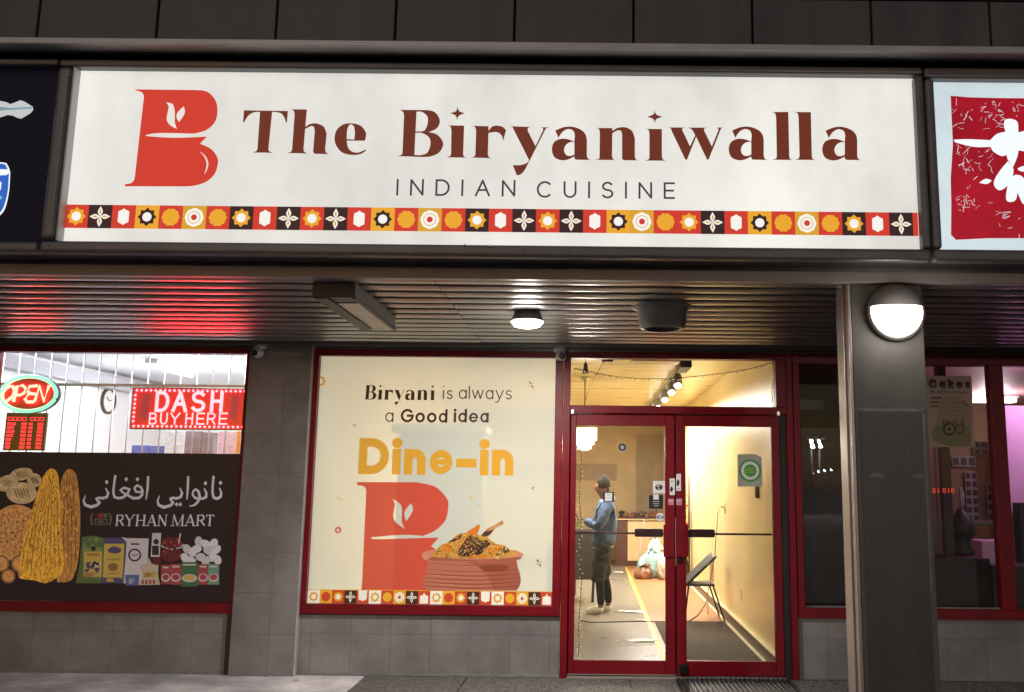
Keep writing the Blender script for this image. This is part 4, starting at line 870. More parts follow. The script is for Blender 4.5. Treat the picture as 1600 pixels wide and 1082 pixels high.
def flecks(poly, n, cx, top, bot, ms, l0, ln=(8, 34), wd=(2, 6)):
    xs = [p[0] for p in poly]; ys = [p[1] for p in poly]; i = 0
    while i < n:
        x, y = random.uniform(min(xs), max(xs)), random.uniform(min(ys), max(ys))
        if not inside(x, y, poly): continue
        i += 1; d = 1.5708 + (x - cx) / 900.0 * -1 + random.uniform(-.25, .25); l, w = random.uniform(*ln), random.uniform(*wd)
        pts = [(x + l * .5 * math.cos(t) * math.cos(d) - w * math.sin(t) * math.sin(d), y + l * .5 * math.cos(t) * math.sin(d) + w * math.sin(t) * math.cos(d)) for t in [j * 6.283 / 8 for j in range(8)]]
        if all(inside(*p, poly) for p in pts): a.add([q2(pts)], random.choice(ms), l0 + i * .0015)
flecks(spline('440,40 490,95 508,300 520,600 545,850 500,945 390,1008 290,985 200,975 155,930 200,650 270,400 340,170 390,70'), 420, 380, 0, 0, ['b_hi', 'b_hi2', 'b_hi2', 'b_lo', 'b_lo2'], 3.7)
flecks(spline('590,45 642,90 668,250 680,500 668,750 642,900 600,985 560,985 548,850 528,600 515,300 530,140 560,70'), 200, 600, 0, 0, ['b_hi2', 'b_lo', 'b_lo2', 'b_crust'], 2.6)
flecks(disc(120, 585, 190, 30, 225), 240, 120, 0, 0, ['b_hi2', 'b_lo2', 'b_lo', 'b_bun'], .5, (6, 26), (3, 8))
for (x, y) in ((60, 165), (180, 88), (182, 248)): flecks(disc(x, y, 80, 20, 45), 26, x, 0, 0, ['b_stripe', 'b_lo2', 'b_bun'], 1.3, (5, 14), (2, 5))
a.build('bread_print', BN)
a = Art(BY - .002, .001); q3 = lambda pts: q(pts, 115, 825, 1600 / 235)
def bits(x0, y0, x1, y1, n, ms, r0, r1, l):
    for i in range(n): a.add([q3(disc(random.uniform(x0, x1), random.uniform(y0, y1), random.uniform(r0, r1), 7))], random.choice(ms), l + i * .01)
a.add([q3(spline('90,100c 200,85 320,110c 330,200 300,590c 20,590c 60,400 75,250'))], 'b_limed', 0); bits(100, 110, 290, 190, 26, ['b_lime', 'b_green'], 8, 16, .1)
a.add([q3(rect(100, 210, 308, 530))], 'b_lime', .6); a.add([q3(rect(112, 255, 300, 520))], 'b_gold', .7); a.add([q3(disc(210, 222, 26))], 'b_black', .9)
for i in range(5): a.add([q3(rect(145 + i * 28, 272, 163 + i * 28, 300))], 'b_box1', .9)
bits(125, 370, 275, 460, 26, ['b_black', 'b_blue', 'b_pale'], 10, 20, 1)
a.add([q3([(325, 105), (550, 105), (545, 590), (290, 590)])], 'b_blue', 1.4); a.add([q3(spline('340,170c 530,170c 540,190 520,520 500,530c 320,530c 312,510 325,200'))], 'b_gold', 1.5); a.add([q3(spline('360,240 400,205 440,200 480,210 510,240 470,270 400,270'))], 'b_blue', 1.6); a.add([q3(spline('365,400 420,375 470,400 450,455 390,455'))], 'b_crust', 1.6)
for i in range(6): a.add([q3(rect(362 + i * 24, 325, 378 + i * 24, 345))], 'b_crust', 1.6); a.add([q3(rect(362 + i * 22, 482, 376 + i * 22, 496))], 'b_crust', 1.6)
a.add([q3([(510, 95), (560, 110), (800, 115), (785, 380), (700, 600), (530, 590), (555, 300), (560, 150)])], 'b_sack', 2); a.add([q3(rect(610, 165, 700, 182))], 'b_black', 2.1); a.add([q3(disc(650, 290, 70, 24))], 'b_black', 2.1); a.add([q3(disc(650, 290, 52, 24))], 'b_sack', 2.2); a.add([q3(p) for p in stroke([(620, 300), (640, 280), (660, 300), (685, 280)], 8)], 'b_black', 2.3)
a.add([q3([(545, 500), (700, 500), (690, 612), (560, 618)])], 'b_blue2', 2.4)
a.add([q3(spline('700,400c 780,370 795,315 830,380c 905,400c 900,500 920,605c 690,610c 730,500'))], 'b_tan', 3); a.add([q3(rect(738, 470, 890, 530))], 'b_gold', 3.1)
for i in range(4): a.add([q3(rect(722 + i * 40, 555, 748 + i * 40, 598))], 'b_box1', 3.1)
a.add([q3([(838, 55), (932, 55), (915, 310), (820, 310)])], 'b_pale', 3.5); a.add([q3(disc(878, 148, 30))], 'b_black', 3.6); a.add([q3(rect(835, 190, 905, 290))], 'b_black', 3.6); a.add([q3(rect(845, 318, 930, 390))], 'b_jam', 3.6)
a.add([q3(spline('940,130 1040,100 1150,130 1150,200 1045,240 940,200'))], 'b_jam', 4); a.add([q3(p) for p in stroke([(935, 190), (960, 210), (1045, 230), (1140, 212), (1162, 180)], 12)], 'b_pale', 4.1); a.add([q3(p) for p in stroke([(1120, 160), (1135, 65)], 14)], 'b_pale', 4.1); a.add([q3(spline('930,250 1040,235 1150,250 1130,330 1040,365 940,330'))], 'b_jam', 4.2); bits(950, 115, 1130, 320, 20, ['b_box2', 'b_black'], 8, 16, 4.3)
for i, (x, y) in enumerate(((1330, 145), (1400, 170), (1490, 165), (1205, 225), (1310, 225), (1265, 260), (1430, 240), (1520, 230), (1185, 320), (1350, 310), (1480, 310), (1250, 350), (1410, 350), (1530, 340))):
    t = i * 1.9; a.add([q3([(x + 42 * math.cos(k_) * math.cos(t) - 54 * math.sin(k_) * math.sin(t), y + 42 * math.cos(k_) * math.sin(t) + 54 * math.sin(k_) * math.cos(t)) for k_ in [j * 6.283 / 14 for j in range(14)]])], 'b_egg' if i % 3 else 'b_pale', 5 + i * .05)
for i, (x0, x1, y0, y1, m_) in enumerate(((930, 1028, 395, 600, 'b_box1'), (1028, 1145, 385, 605, 'b_box2'), (1322, 1432, 385, 605, 'b_box1'), (1432, 1548, 385, 605, 'b_mint'), (1145, 1320, 365, 625, 'b_greenb'))):
    a.add([q3(rect(x0, y0, x1, y1))], m_, 6 + .3 * i); a.add([q3(disc((x0 + x1) / 2, y0 + (y1 - y0) * .66, (x1 - x0) * .46, 18, 44))], 'b_pale', 6.1 + .3 * i); a.add([q3(disc((x0 + x1) / 2, y0 + (y1 - y0) * .64, (x1 - x0) * .36, 14, 32))], 'b_food' if i > 3 else 'b_box2', 6.2 + .3 * i); a.add([q3(rect(x0 + 20, y0 + 20, x1 - 20, y0 + 36))], 'b_pale', 6.1 + .3 * i)
for (x0, y0, x1, y1, n_, m_) in ((105, 480, 300, 520, 5, 'b_crust'), (560, 395, 690, 480, 7, 'b_pale'), (575, 540, 690, 600, 5, 'b_pale'), (745, 480, 880, 525, 6, 'b_crust'), (340, 540, 500, 575, 5, 'b_gold')):
    for i in range(n_): y = y0 + (y1 - y0) * i / n_; xa = x0 + random.uniform(0, 30); a.add([q3(rect(xa, y, xa + random.uniform(.4, .8) * (x1 - x0 - 30), y + 6))], m_, 9 + i * .02)
for (x, y) in ((1340, 160), (1210, 240), (1440, 260), (1360, 325), (1490, 325), (1275, 275), (1500, 180)): a.add([q3(spline('%g,%g %g,%g %g,%g' % (x - 26, y + 20, x + 6, y + 34, x + 30, y + 8)))], 'b_pale', 9.5)
a.build('grocery_print', BN)

# ---- LED sign DASH / BUY HERE hanging inside the glass
glow('led_back', (.8, 0, .03), .62); glow('led_dim', (.36, .005, .05), .8); glow('led_text', (1, .024, .028), 34); glow('led_dot', (1, .023, .03), 34); mat('led_case', (.03, .005, .008), .4)
DY = .10
DS = thing('led_sign', 'red lit LED sign reading DASH BUY HERE behind the grocery window', 'sign', (-3.57, DY, 2.02))
dx0, dx1, dz0, dz1 = -4.075, -3.052, 2.035, 2.385
box('case', 'led_case', dx0 - .01, dx1 + .008, DY + .001, DY + .045, dz0 - .01, dz1 + .01, DS, .004)
a = Art(DY); a.addw([rect(dx0, dz0, dx1, dz1)], 'led_back', 0)
for xx in (.09, .86): a.addw([[(dx0 + (dx1 - dx0) * (xx + p * .055), dz0 + (dz1 - dz0) * z) for p, z in ((-.3, .25), (1, .2), (1, .85), (0, .85))]], 'led_dim', .8)
a.build('panel', DS)
a = Art(DY - .002)
dq = lambda x, y: (195 + x / 7.805, 595 + y / 7.805)
for ch, x0, x1 in (('D', 362, 556), ('A', 568, 778), ('S', 802, 996), ('H', 1035, 1210)):
    (X0, Z0), (X1, Z1) = at(*dq(x0, 384), DY), at(*dq(x1, 128), DY); lettering_w = (X1 - X0)
    w = .030; loops = []
    for st in GL[ch][1]: loops += stroke([(X0 + w / 2 + px * (lettering_w - w), Z0 + w / 2 + py * (Z1 - Z0 - w)) for px, py in st], w)
    a.addw(loops, 'led_text', 0)
for ch, x0, x1 in (('B', 290, 400), ('U', 425, 530), ('Y', 545, 680), ('H', 735, 840), ('E', 868, 980), ('R', 998, 1115), ('E', 1142, 1258)):
    (X0, Z0), (X1, Z1) = at(*dq(x0, 538), DY), at(*dq(x1, 392), DY); w = .0135; loops = []
    for st in GL[ch][1]: loops += stroke([(X0 + w / 2 + px * (X1 - X0 - w), Z0 + w / 2 + py * (Z1 - Z0 - w)) for px, py in st], w)
    a.addw(loops, 'led_text', 0)
a.build('lettering', DS)
a = Art(DY - .002); n = 24
for i in range(n):
    t = (i + .5) / n
    for z in (dz0 + .016, dz1 - .016): a.addw([disc(dx0 + .01 + (dx1 - dx0 - .02) * t, z, .0115, 10)], 'led_dot', 0)
for i in range(7):
    for x in (dx0 + .022, dx1 - .022): a.addw([disc(x, dz0 + .06 + (dz1 - dz0 - .12) * i / 6, .0115, 10)], 'led_dot', 0)
a.build('dot_border', DS)

# ---- neon OPEN sign with its board of hours
glow('neon_green', (.25, 1, .62), 1.25); glow('neon_red', (1, .04, .028), 26); mat('neon_back', S(96, 12, 18), .4, emit=S(96, 8, 14), es=.7); mat('neon_case', S(18, 44, 34), .4); glow('hours_red', (1, .02, .04), 2.5); mat('hours_back', (.02, .008, .01), .4)
OY = .10; zq = lambda x, y: (x / 8.32, 580 + y / 8.32)
ow = lambda x, y, yy=OY: at(*zq(x, y), yy)
ON = thing('open_sign', 'oval neon OPEN sign with a red lit board of hours behind the grocery window', 'sign', (-5.0, OY, 1.85))
cx, cz = ow(385, 300); rx = ow(765, 300)[0] - cx; rz = ow(385, 55)[1] - cz
b = MB(); b.lathe([(1, .002), (1, .04)], (0, 0, 0), 'Y', 40, squash=(rx, rz))
for v in b.bm.verts: v.co += Vector((cx, OY, cz))
b.build('case', 'neon_case', ON)
a = Art(OY + .0005); a.addw([disc(cx, cz, rx * .90, 40, rz * .86)], 'neon_back', 0); a.build('face', ON)
tube = lambda pts, r, nm, m: MB().tube([(x, OY - .018, z) for x, z in pts], r, 8).build(nm, m, ON)
el = lambda a0, a1, f=1., n=30: [(cx + rx * .945 * f * math.cos(rad(a0 + (a1 - a0) * t / n)), cz + rz * .92 * f * math.sin(rad(a0 + (a1 - a0) * t / n))) for t in range(n + 1)]
tube(el(128, -62), .017, 'green_tube', 'neon_green'); tube(el(112, 302, .985), .017, 'green_tube', 'neon_green')
for st in ([(200, 250), (185, 205), (140, 200), (90, 240), (50, 330), (60, 385), (105, 395), (160, 350), (200, 270)], [(190, 405), (240, 200), (310, 190), (352, 230), (330, 290), (280, 315), (220, 315)], [(500, 195), (400, 205), (372, 270), (460, 300), (372, 270)], [(470, 300), (390, 300), (340, 370), (370, 405), (450, 405)], [(465, 400), (530, 200), (585, 395), (655, 190)]):
    tube([ow(*p) for p in st], .0135, 'word_tube', 'neon_red')
x0, z1 = ow(75, 540); x1, _ = ow(600, 540); xb0, z0 = ow(45, 1030); xb1, _ = ow(570, 1030)
b = MB().box((x0 + xb0) / 2, (x1 + xb1) / 2, OY + .001, OY + .03, z0, z1 - .001, .003); b.build('hours_board', 'hours_back', ON)
a = Art(OY - .001); hx0, hx1 = (x0 + xb0) / 2, (x1 + xb1) / 2; W_ = hx1 - hx0; H_ = z1 - z0
def cellrow(px0, px1, zc, hh, n):
    for i in range(n):
        wd = (px1 - px0) / n; X0 = hx0 + (px0 + wd * i) * W_; a.addw(outl([(X0 + .003, zc - hh), (X0 + wd * W_ - .003, zc - hh), (X0 + wd * W_ - .003, zc + hh), (X0 + .003, zc + hh)], .0055), 'hours_red', 0)
cellrow(.05, .52, z1 - .055, .013, 4); cellrow(.60, .95, z1 - .055, .013, 3)
for r_ in range(7):
    zc = z1 - .10 - r_ * .034
    cellrow(.05, (.26, .22, .24, .22, .18, .17, .17)[r_], zc, .009, 3); cellrow(.40, .53, zc, .009, 2); cellrow(.58, .68, zc, .008, 2); cellrow(.80, .94, zc, .009, 2)
a.build('hours_lettering', ON)

# ---- security grille, clock and goods in the grocery
b = MB()
for i in range(29):
    x = -6.848 + i * .148; b.tube([(x, .26, .3), (x, .26, 2.9)], .0065, 6)
for z in (2.43, 1.6): b.box(-6.9, -2.65, .252, .268, z - .012, z + .012)
tag(b.build('security_grille', 'grille'), 'pale steel bar grille behind the grocery window', 'grille')
yc, zc = 5.04, 2.698
K = thing('wall_clock', 'round black rimmed clock on the white grocery wall', 'clock', (-7.0, yc, zc - .19))
MB().lathe([(.19, 0), (.19, .03), (.16, .035), (.155, .02)], (-6.999, yc, zc), 'X', 30, caps=False).build('rim', 'black', K)
MB().lathe([(.157, .012), (.001, .013)], (-6.999, yc, zc), 'X', 30, caps=False).build('dial', 'paper', K)
MB().tube([(-6.975, yc, zc), (-6.975, yc - .07, zc + .05)], .006, 6).tube([(-6.975, yc, zc), (-6.975, yc + .10, zc + .03)], .005, 6).build('hands', 'black', K)
def pane_box(nm, lab, cat, m, u0, v0, u1, v1, y, d, group=None, z0=None):
    (x0, zt), (x1, zb) = at(u0, v0, y), at(u1, v1, y)
    return tag(box(nm, m, x0, x1, y, y + d, zb if z0 is None else z0, zt, bev=.004), lab, cat, group)
mat('carton_blue', S(60, 100, 180), .5); mat('pale_print', S(226, 226, 230), .6, var=.25, vscale=14, stretch=(1, 1, 3)); mat('pink_print', S(230, 190, 200), .6, var=.3, vscale=20, stretch=(1, 1, 4)); mat('orange_print', S(230, 150, 80), .6); mat('dark_goods', S(120, 112, 124), .5, var=.5, vscale=12)
SHZ = 1.72
tag(box('goods_counter', 'mart_wall', -4.9, -2.75, .6, 1.3, 0, SHZ, bev=.01), 'white goods counter behind the grille of the grocery window', 'counter')
pane_box('carton', 'blue and white carton on the grocery counter under the LED sign', 'carton', 'carton_blue', 206, 696, 231, 712, .8, .3, z0=SHZ)
pane_box('carton', 'plain blue carton with a sloping lid beside the blue and white carton', 'carton', 'carton_blue', 234, 697, 256, 712, .8, .3, z0=SHZ)
pane_box('price_list', 'white printed list standing on the grocery counter below the LED sign', 'notice', 'pale_print', 259, 674, 285, 712, .75, .01, z0=SHZ)
pane_box('bottle_rack', 'rack of dark bottles with pink tops on the grocery counter', 'rack', 'dark_goods', 290, 674, 313, 712, .8, .12, z0=SHZ)
pane_box('card_reader', 'grey payment terminal with a teal top on the grocery counter', 'terminal', 'dark_goods', 316, 676, 332, 712, .78, .1, z0=SHZ)
pane_box('lottery_poster', 'white and pink printed poster at the end of the grocery counter', 'poster', 'pink_print', 342, 674, 367, 712, .7, .01, z0=SHZ)
pane_box('orange_notice', 'orange headed notice beside the grocery window frame', 'notice', 'orange_print', 370, 674, 383, 712, .66, .01, z0=SHZ)
for i, (x, y) in enumerate(((-5.3, .75), (-3.5, .5), (-5.6, 4.0), (-4.2, 4.0))):
    Lm = thing('ceiling_light', 'bright white tube light on the grocery ceiling', 'light', (x, y, 3.1), 'tube lights on the grocery ceiling')
    MB().box(x - .08, x + .08, y - (.6 if y > 1 else .25), y + .6, 3.04, 3.099, .01).build('housing', 'white_plastic', Lm)
    MB().tube([(x, y - (.57 if y > 1 else .23), 3.02), (x, y + .57, 3.02)], .025, 10).build('tube', 'tube_white', Lm)
    o = light('tube_light', 'POINT', 80 if y > 1 else 72, (x, y if y > 1 else .42, 2.9), Lm, (1, .98, 1), .25)

# ================================================================== stickers on the doors
for nm, c in dict(white=(226, 226, 222), black=(26, 26, 30), green=(70, 150, 70), lime=(150, 190, 96), grey=(172, 172, 158), blue=(60, 64, 130), pink=(196, 130, 150)).items(): mat('k_' + nm, S(*c), .45)
SYD = -.0006 + .0185
def sticker(nm, lab, cat, y=SYD, group=None):
    a = Art(y, .0006); return a, lambda: tag(a.build(nm), lab, cat, group)
def prect(a, u0, v0, u1, v1, m, l=0): a.add([rect(u0, v1, u1, v0)], m, l)
a, done = sticker('seal_sticker', 'grey square sticker with a green scalloped seal on the right door glass', 'sticker')
dq = lambda x, y: (850 + x / 3.6075, 530 + y / 3.6075)
a.add([[dq(*p) for p in ((1090, 650), (1180, 648), (1195, 652), (1226, 668), (1232, 832), (1092, 832))]], 'k_grey', 0)
cxs, czs = at(*dq(1162, 742), SYD); a.addw([petalring(cxs, czs, .102, 20, None, .12, 120)], 'k_green', 1); a.addw([disc(cxs, czs, .079, 28)], 'k_white', 2); a.addw([disc(cxs, czs, .054, 24)], 'k_green', 3)
for i, (wd) in enumerate((.034, .05, .038)): a.addw([rect(cxs - wd, czs + .018 - i * .018, cxs + wd, czs + .026 - i * .018)], 'k_lime', 4)
done()
a, done = sticker('maple_sticker', 'dark round sticker with a pale star near the top of the left door glass', 'sticker')
cxs, czs = at(*dq(441, 610), SYD); a.addw([disc(cxs, czs, .039, 24)], 'k_white', 0); a.addw([disc(cxs, czs, .036, 24)], 'k_black', 1); a.addw([star(cxs, czs, .024, .012, 5)], 'k_grey', 2); done()
a, done = sticker('payment_sticker', 'white square sticker with a dark swirl beside the meeting stile', 'sticker')
prect(a, *dq(614, 800), *dq(684, 870), 'k_white'); cxs, czs = at(*dq(648, 836), SYD); a.addw(outl(disc(cxs, czs, .030, 18, .020), .007), 'k_black', 1); a.addw([disc(cxs + .012, czs, .013, 12)], 'k_black', 2); a.addw([disc(cxs - .016, czs - .004, .011, 10)], 'k_black', 2); done()
a, done = sticker('menu_sticker', 'black square sticker with a small white tab under the white swirl sticker', 'sticker')
prect(a, *dq(592, 880), *dq(671, 957), 'k_black'); prect(a, *dq(616, 876), *dq(647, 906), 'k_white', 1)
for i in range(3): prect(a, *dq(612 + i * 4, 914 + i * 12), *dq(652 - i * 3, 919 + i * 12), 'k_grey', 1)
done()
a, done = sticker('round_sticker', 'small white round sticker with a blue band above the left push bar', 'sticker')
cxs, czs = at(*dq(655, 1004), SYD); a.addw([disc(cxs, czs, .036, 24)], 'k_white', 0); a.addw([rect(cxs - .030, czs - .012, cxs + .030, czs + .012)], 'k_blue', 1); a.addw([rect(cxs - .018, czs - .005, cxs + .018, czs + .006)], 'k_white', 2); done()
a, done = sticker('frame_sticker', 'black sticker with a white printed square in front of the standing person', 'sticker')
prect(a, *dq(334, 862), *dq(394, 920), 'k_black'); prect(a, *dq(344, 868), *dq(384, 914), 'k_white', 1); prect(a, *dq(352, 876), *dq(376, 882), 'k_grey', 2); prect(a, *dq(352, 892), *dq(376, 896), 'k_grey', 2); done()
yS = -.0012
a, done = sticker('door_decal', 'lower white worn decal on the left meeting stile of the doors', 'decal', yS)
prect(a, *dq(708, 786), *dq(738, 880), 'k_white'); a.add([[dq(*p) for p in ((712, 838), (720, 830), (728, 845), (722, 862), (711, 858))]], 'k_black', 1); prect(a, *dq(715, 800), *dq(730, 806), 'k_grey', 1); done()
a, done = sticker('door_decal', 'higher white worn decal on the right meeting stile of the doors', 'decal', yS)
prect(a, *dq(745, 760), *dq(772, 856), 'k_white'); a.add([[dq(*p) for p in ((748, 800), (760, 790), (765, 812), (756, 830), (748, 825))]], 'k_black', 1); prect(a, *dq(751, 842), *dq(767, 847), 'k_grey', 1); done()
a, done = sticker('pink_decal', 'pink square decal on the left meeting stile above the pull plate', 'decal', yS); prect(a, *dq(699, 900), *dq(732, 936), 'k_pink'); prect(a, *dq(704, 910), *dq(726, 914), 'k_white', 1); done()
a, done = sticker('pink_decal', 'pink square decal on the right meeting stile above the pull plate', 'decal', yS); prect(a, *dq(744, 900), *dq(778, 937), 'k_pink'); prect(a, *dq(750, 910), *dq(772, 914), 'k_white', 1); done()

# ================================================================== inside the restaurant
# strings of fairy lights just inside the glass
def fairy(nm, lab, pts, n, drop, group='fairy lights inside the door glass'):
    T = thing(nm, lab, 'string lights', pts[0], group)
    w = MB(); w.tube(pts, .0028, 5); q = MB()
    tot = len(pts) - 1
    for i in range(n):
        t = (i + .5) / n * tot; j = min(int(t), tot - 1); f = t - j
        p = Vector(pts[j]).lerp(Vector(pts[j + 1]), f); e = p + Vector((random.uniform(-1, 1) * drop[0], random.uniform(-.01, .01), -random.uniform(.4, 1) * drop[1]))
        w.tube([p, e], .0022, 4, False); q.blob(e, .0045, 0, 1)
    w.build('wire', 'twig', T); q.build('bulbs', 'fairy', T)
def strip(uv, y): return [(x, y, z) for x, z in [at(u, v, y) for u, v in uv]]
fairy('string_lights', 'sagging string of small icicle lights across the glass over the doors', strip([(897, 576), (912, 578), (935, 584), (965, 589), (1000, 592), (1035, 592), (1070, 590), (1100, 587), (1140, 582), (1170, 577), (1206, 567)], .11), 70, (.012, .032))
fairy('string_lights', 'string lights hanging down the edge of the left door glass', strip([(905, 672), (909, 720), (905, 770), (908, 820), (904, 860), (909, 905), (906, 950), (904, 985), (905, 1010), (903, 1029)], .13), 60, (.02, .02))
fairy('string_lights', 'short string lights hanging at the right end of the glass over the doors', strip([(1207, 566), (1209, 590), (1206, 615), (1208, 637)], .12), 20, (.02, .02))
# chandelier
CH = thing('chandelier', 'bright crystal chandelier hanging inside the left door', 'chandelier', (-.085, 3.5, 2.93))
cc = (-.085, 3.5, 2.13)
MB().tube([(-.085, 3.5, 2.93), (-.085, 3.5, 2.3)], .008, 6).build('chain', 'twig', CH)
MB().lathe([(.06, 0), (.05, -.03), (.02, -.045)], (-.085, 3.5, 2.93), 'Z', 16).build('canopy', 'steel', CH)
MB().lathe([(.15, .16), (.155, .15), (.15, .14)], cc, 'Z', 24).build('hoop', 'steel', CH)
b = MB()
for r_, n_, z0, zz in ((.15, 26, .14, -.02), (.115, 20, .12, -.07), (.08, 14, .1, -.11), (.04, 8, .08, -.14)):
    for i in range(n_):
        a0 = i * 6.283 / n_; x, y = cc[0] + r_ * math.cos(a0), cc[1] + r_ * math.sin(a0)
        for z in [z0 - j * .034 for j in range(int((z0 - zz) / .034) + 1)]: b.blob((x, y, cc[2] + z), .013, .1, 1)
b.build('crystals', 'crystal', CH)
light('bulb_light', 'POINT', 185, (cc[0], cc[1], cc[2] - .02), CH, (1, .93, .8), .14)
# track of spot lights running to the back of the shop
TR = thing('track_light', 'ceiling track of spot lights running into the yellow shop', 'track light', (1.0, 1.6, 2.93))
MB().box(.975, 1.025, 1.5, 8.0, 2.86, 2.90, .005).build('rail', 'grey_plastic', TR)
MB().box(.93, 1.05, 1.45, 1.95, 2.80, 2.905, .01).build('driver_box', 'black', TR)
mat('reflected_green', (.05, .4, .2), .4, emit=(.1, .9, .45), es=.5); box('green_reflection', 'reflected_green', .97, 1.03, 1.96, 1.975, 2.80, 2.82, TR)  # glowing strip paints a green light reflection on the box
for y in (2.5, 3.3, 4.3, 5.5, 7.0):
    h_ = MB().lathe([(.035, .07), (.05, .03), (.052, -.06), (.046, -.065)], (1.0, y, 2.79), 'Z', 16, caps=False).build('spot_head', 'grey_plastic', TR)
    MB().blob((1.0, y - .01, 2.732), .046, 0, 2).build('spot_lens', 'spot_face', h_)
    light('spot_light', 'AREA', {2.5: 5, 3.3: 17, 4.3: 30, 5.5: 78, 7.0: 150}[y], (1.0, y, 2.68), TR, (1, .96, .88), .08)
V_ = thing('ceiling_duct', 'grey duct box on the shop ceiling near the transom', 'duct', (.8, 1.4, 2.93))
MB().box(.42, .92, 1.3, 1.6, 2.84, 2.929, .01).build('duct', 'ceil_yellow', V_)
MB().box(.46, .88, 1.296, 1.2995, 2.855, 2.915).build('slot', 'grey_plastic', V_)
P_ = thing('hanging_pendant', 'small dark bell pendant on a wire behind the left of the transom', 'pendant', (-.1, 1.5, 2.93))
x_, z_ = at(915, 575, 1.5)
MB().lathe([(.006, .06), (.02, .04), (.028, -.05), (.034, -.06)], (x_, 1.5, z_), 'Z', 12).build('bell', 'twig', P_); MB().tube([(x_, 1.5, z_ + .06), (x_, 1.5, 2.93)], .003, 5).build('wire', 'twig', P_)
x_, z_ = at(955, 563, 1.6)
G_ = thing('ceiling_bracket', 'dark metal ceiling bracket seen at the top left of the transom', 'bracket', (x_, 1.6, 2.93)); MB().box(x_ - .13, x_ + .12, 1.58, 1.62, 2.895, 2.928, .004).box(x_ - .1, x_ + .02, 1.585, 1.6, 2.87, 2.894, .003).build('rail', 'twig', G_)
tag(MB().tube([(.16, 1.7, 2.93), (.05, 1.7, 2.75), (-.06, 1.7, 2.50), (-.1, 1.7, 2.3)], .003, 5).build('hanging_wire', 'twig'), 'thin dark wire slanting down behind the transom glass', 'wire')
# counter at the back and what lies on it
CT = thing('service_counter', 'cream fronted counter with a dark wood end at the back of the shop', 'counter', (.9, 10.3, 0))
box('front_panel', 'cream_panel', .735, 1.62, 10.0, 10.04, .10, .88, CT, .004); box('end_panel', 'wood_counter', .50, .730, 10.0, 10.05, 0, .88, CT, .004)
box('kick_board', 'wood_counter', .735, 1.62, 10.03, 10.06, 0, .098, CT); box('carcass', 'wood_counter', .50, 1.62, 10.061, 10.5, 0, .878, CT); box('worktop', 'wood_counter', .40, 1.64, 9.95, 10.55, .885, .93, CT, .01)
box('worktop_edge', 'cream_panel', .40, 1.64, 9.94, 9.9495, .885, .905, CT)
mat('item_a', S(150, 96, 50), .6, var=.4, vscale=14); mat('item_b', S(80, 62, 46), .6, var=.4, vscale=14)
for i, (x, w, hh, m_, lab) in enumerate(((.62, .05, .10, 'item_b', 'small dark jar at the dark wood end of the back counter'), (.78, .11, .06, 'item_a', 'low brown basket on the back counter beside the dark jar'), (.98, .13, .08, 'item_b', 'wide dark basket in the middle of the back counter'), (1.24, .10, .11, 'item_a', 'tall brown basket on the back counter beside the meeting stile'))):
    b = MB()
    for j in range(14): b.blob((x + random.uniform(-w, w), 10.2 + random.uniform(-.1, .1), .93 + .018 + random.uniform(.01, hh)), .026, .25, 1)
    b.lathe([(w * .8, 0), (w, hh * .5)], (x, 10.2, .9305), 'Z', 14); tag(b.build('basket' if i else 'jar', m_), lab, 'basket' if i else 'jar')
# bags of goods
def sack(nm, lab, x, y, z, rx, ry, h, m, tilt=0., seed=1):
    """a slumped plastic bag: a squashed ball with folds that gathers into a loose tuft."""
    T = thing(nm, lab, 'bag', (x, y, z)); t = bmesh.new(); bmesh.ops.create_icosphere(t, subdivisions=4, radius=1); ph = seed * 1.7
    for v in t.verts:
        c = v.co.copy(); a0 = math.atan2(c.y, c.x); up_ = (c.z + 1) / 2
        f = 1 + .10 * math.sin(5 * a0 + ph + 3 * up_) * up_ + .06 * math.sin(11 * a0 - ph + 5 * c.z) + .05 * math.sin(7 * c.z + 3 * a0 + ph)
        wd = (1.0 - .5 * up_ ** 3) * f; zz = max(0., .5 + .62 * c.z + .05 * math.sin(4 * a0 + ph) * up_)
        v.co = Vector((x + c.x * rx * wd + tilt * h * up_, y + c.y * ry * wd, z + .002 + zz / 1.12 * h))
    b = MB(); b.merge(t, True); b.build('bag_body', m, T); tx = x + tilt * h; b = MB(); fs = []
    for k_ in range(7):
        a0 = k_ * .9 + ph; e = Vector((tx + math.cos(a0) * .09, y + math.sin(a0) * .07, z + h * (1.0 + .12 * math.sin(3 * a0)))); p = Vector((tx, y, z + h * .86)); n_ = Vector((-math.sin(a0), math.cos(a0), .2)) * .04
        b.mesh_faces([p - n_ * .5, e - n_, e + n_ + Vector((0, 0, .02)), p + n_ * .5], [(0, 1, 2, 3)], True)
    b.build('gathered_top', m, T); return T
gx, gy = ground(1014, 903)
sack('rice_bag', 'white and teal plastic bag slumped on the orange floor by the counter', gx, gy, 0, .24, .17, .46, 'bag_teal', .12, 1)
sack('rice_bag', 'dark brown bag slumped at the foot of the teal plastic bag', gx - .14, gy - .22, 0, .16, .12, .22, 'bag_brown', .3, 2)
sack('rice_bag', 'white crumpled bag standing behind the teal plastic bag', gx + .14, gy + .45, 0, .2, .16, .66, 'bag_white', 0, 3)
sack('rice_bag', 'pale sack by the yellow wall behind the black chair', 1.32, gy - .3, 0, .18, .16, .5, 'bag_white', -.1, 4)
tag(MB().tube([(gx - .18, gy + .6, .01), (gx - .02, gy + 1.0, .95)], .012, 6).build('mop_handle', 'cord_grey'), 'thin mop handle leaning beside the bags at the counter', 'mop')
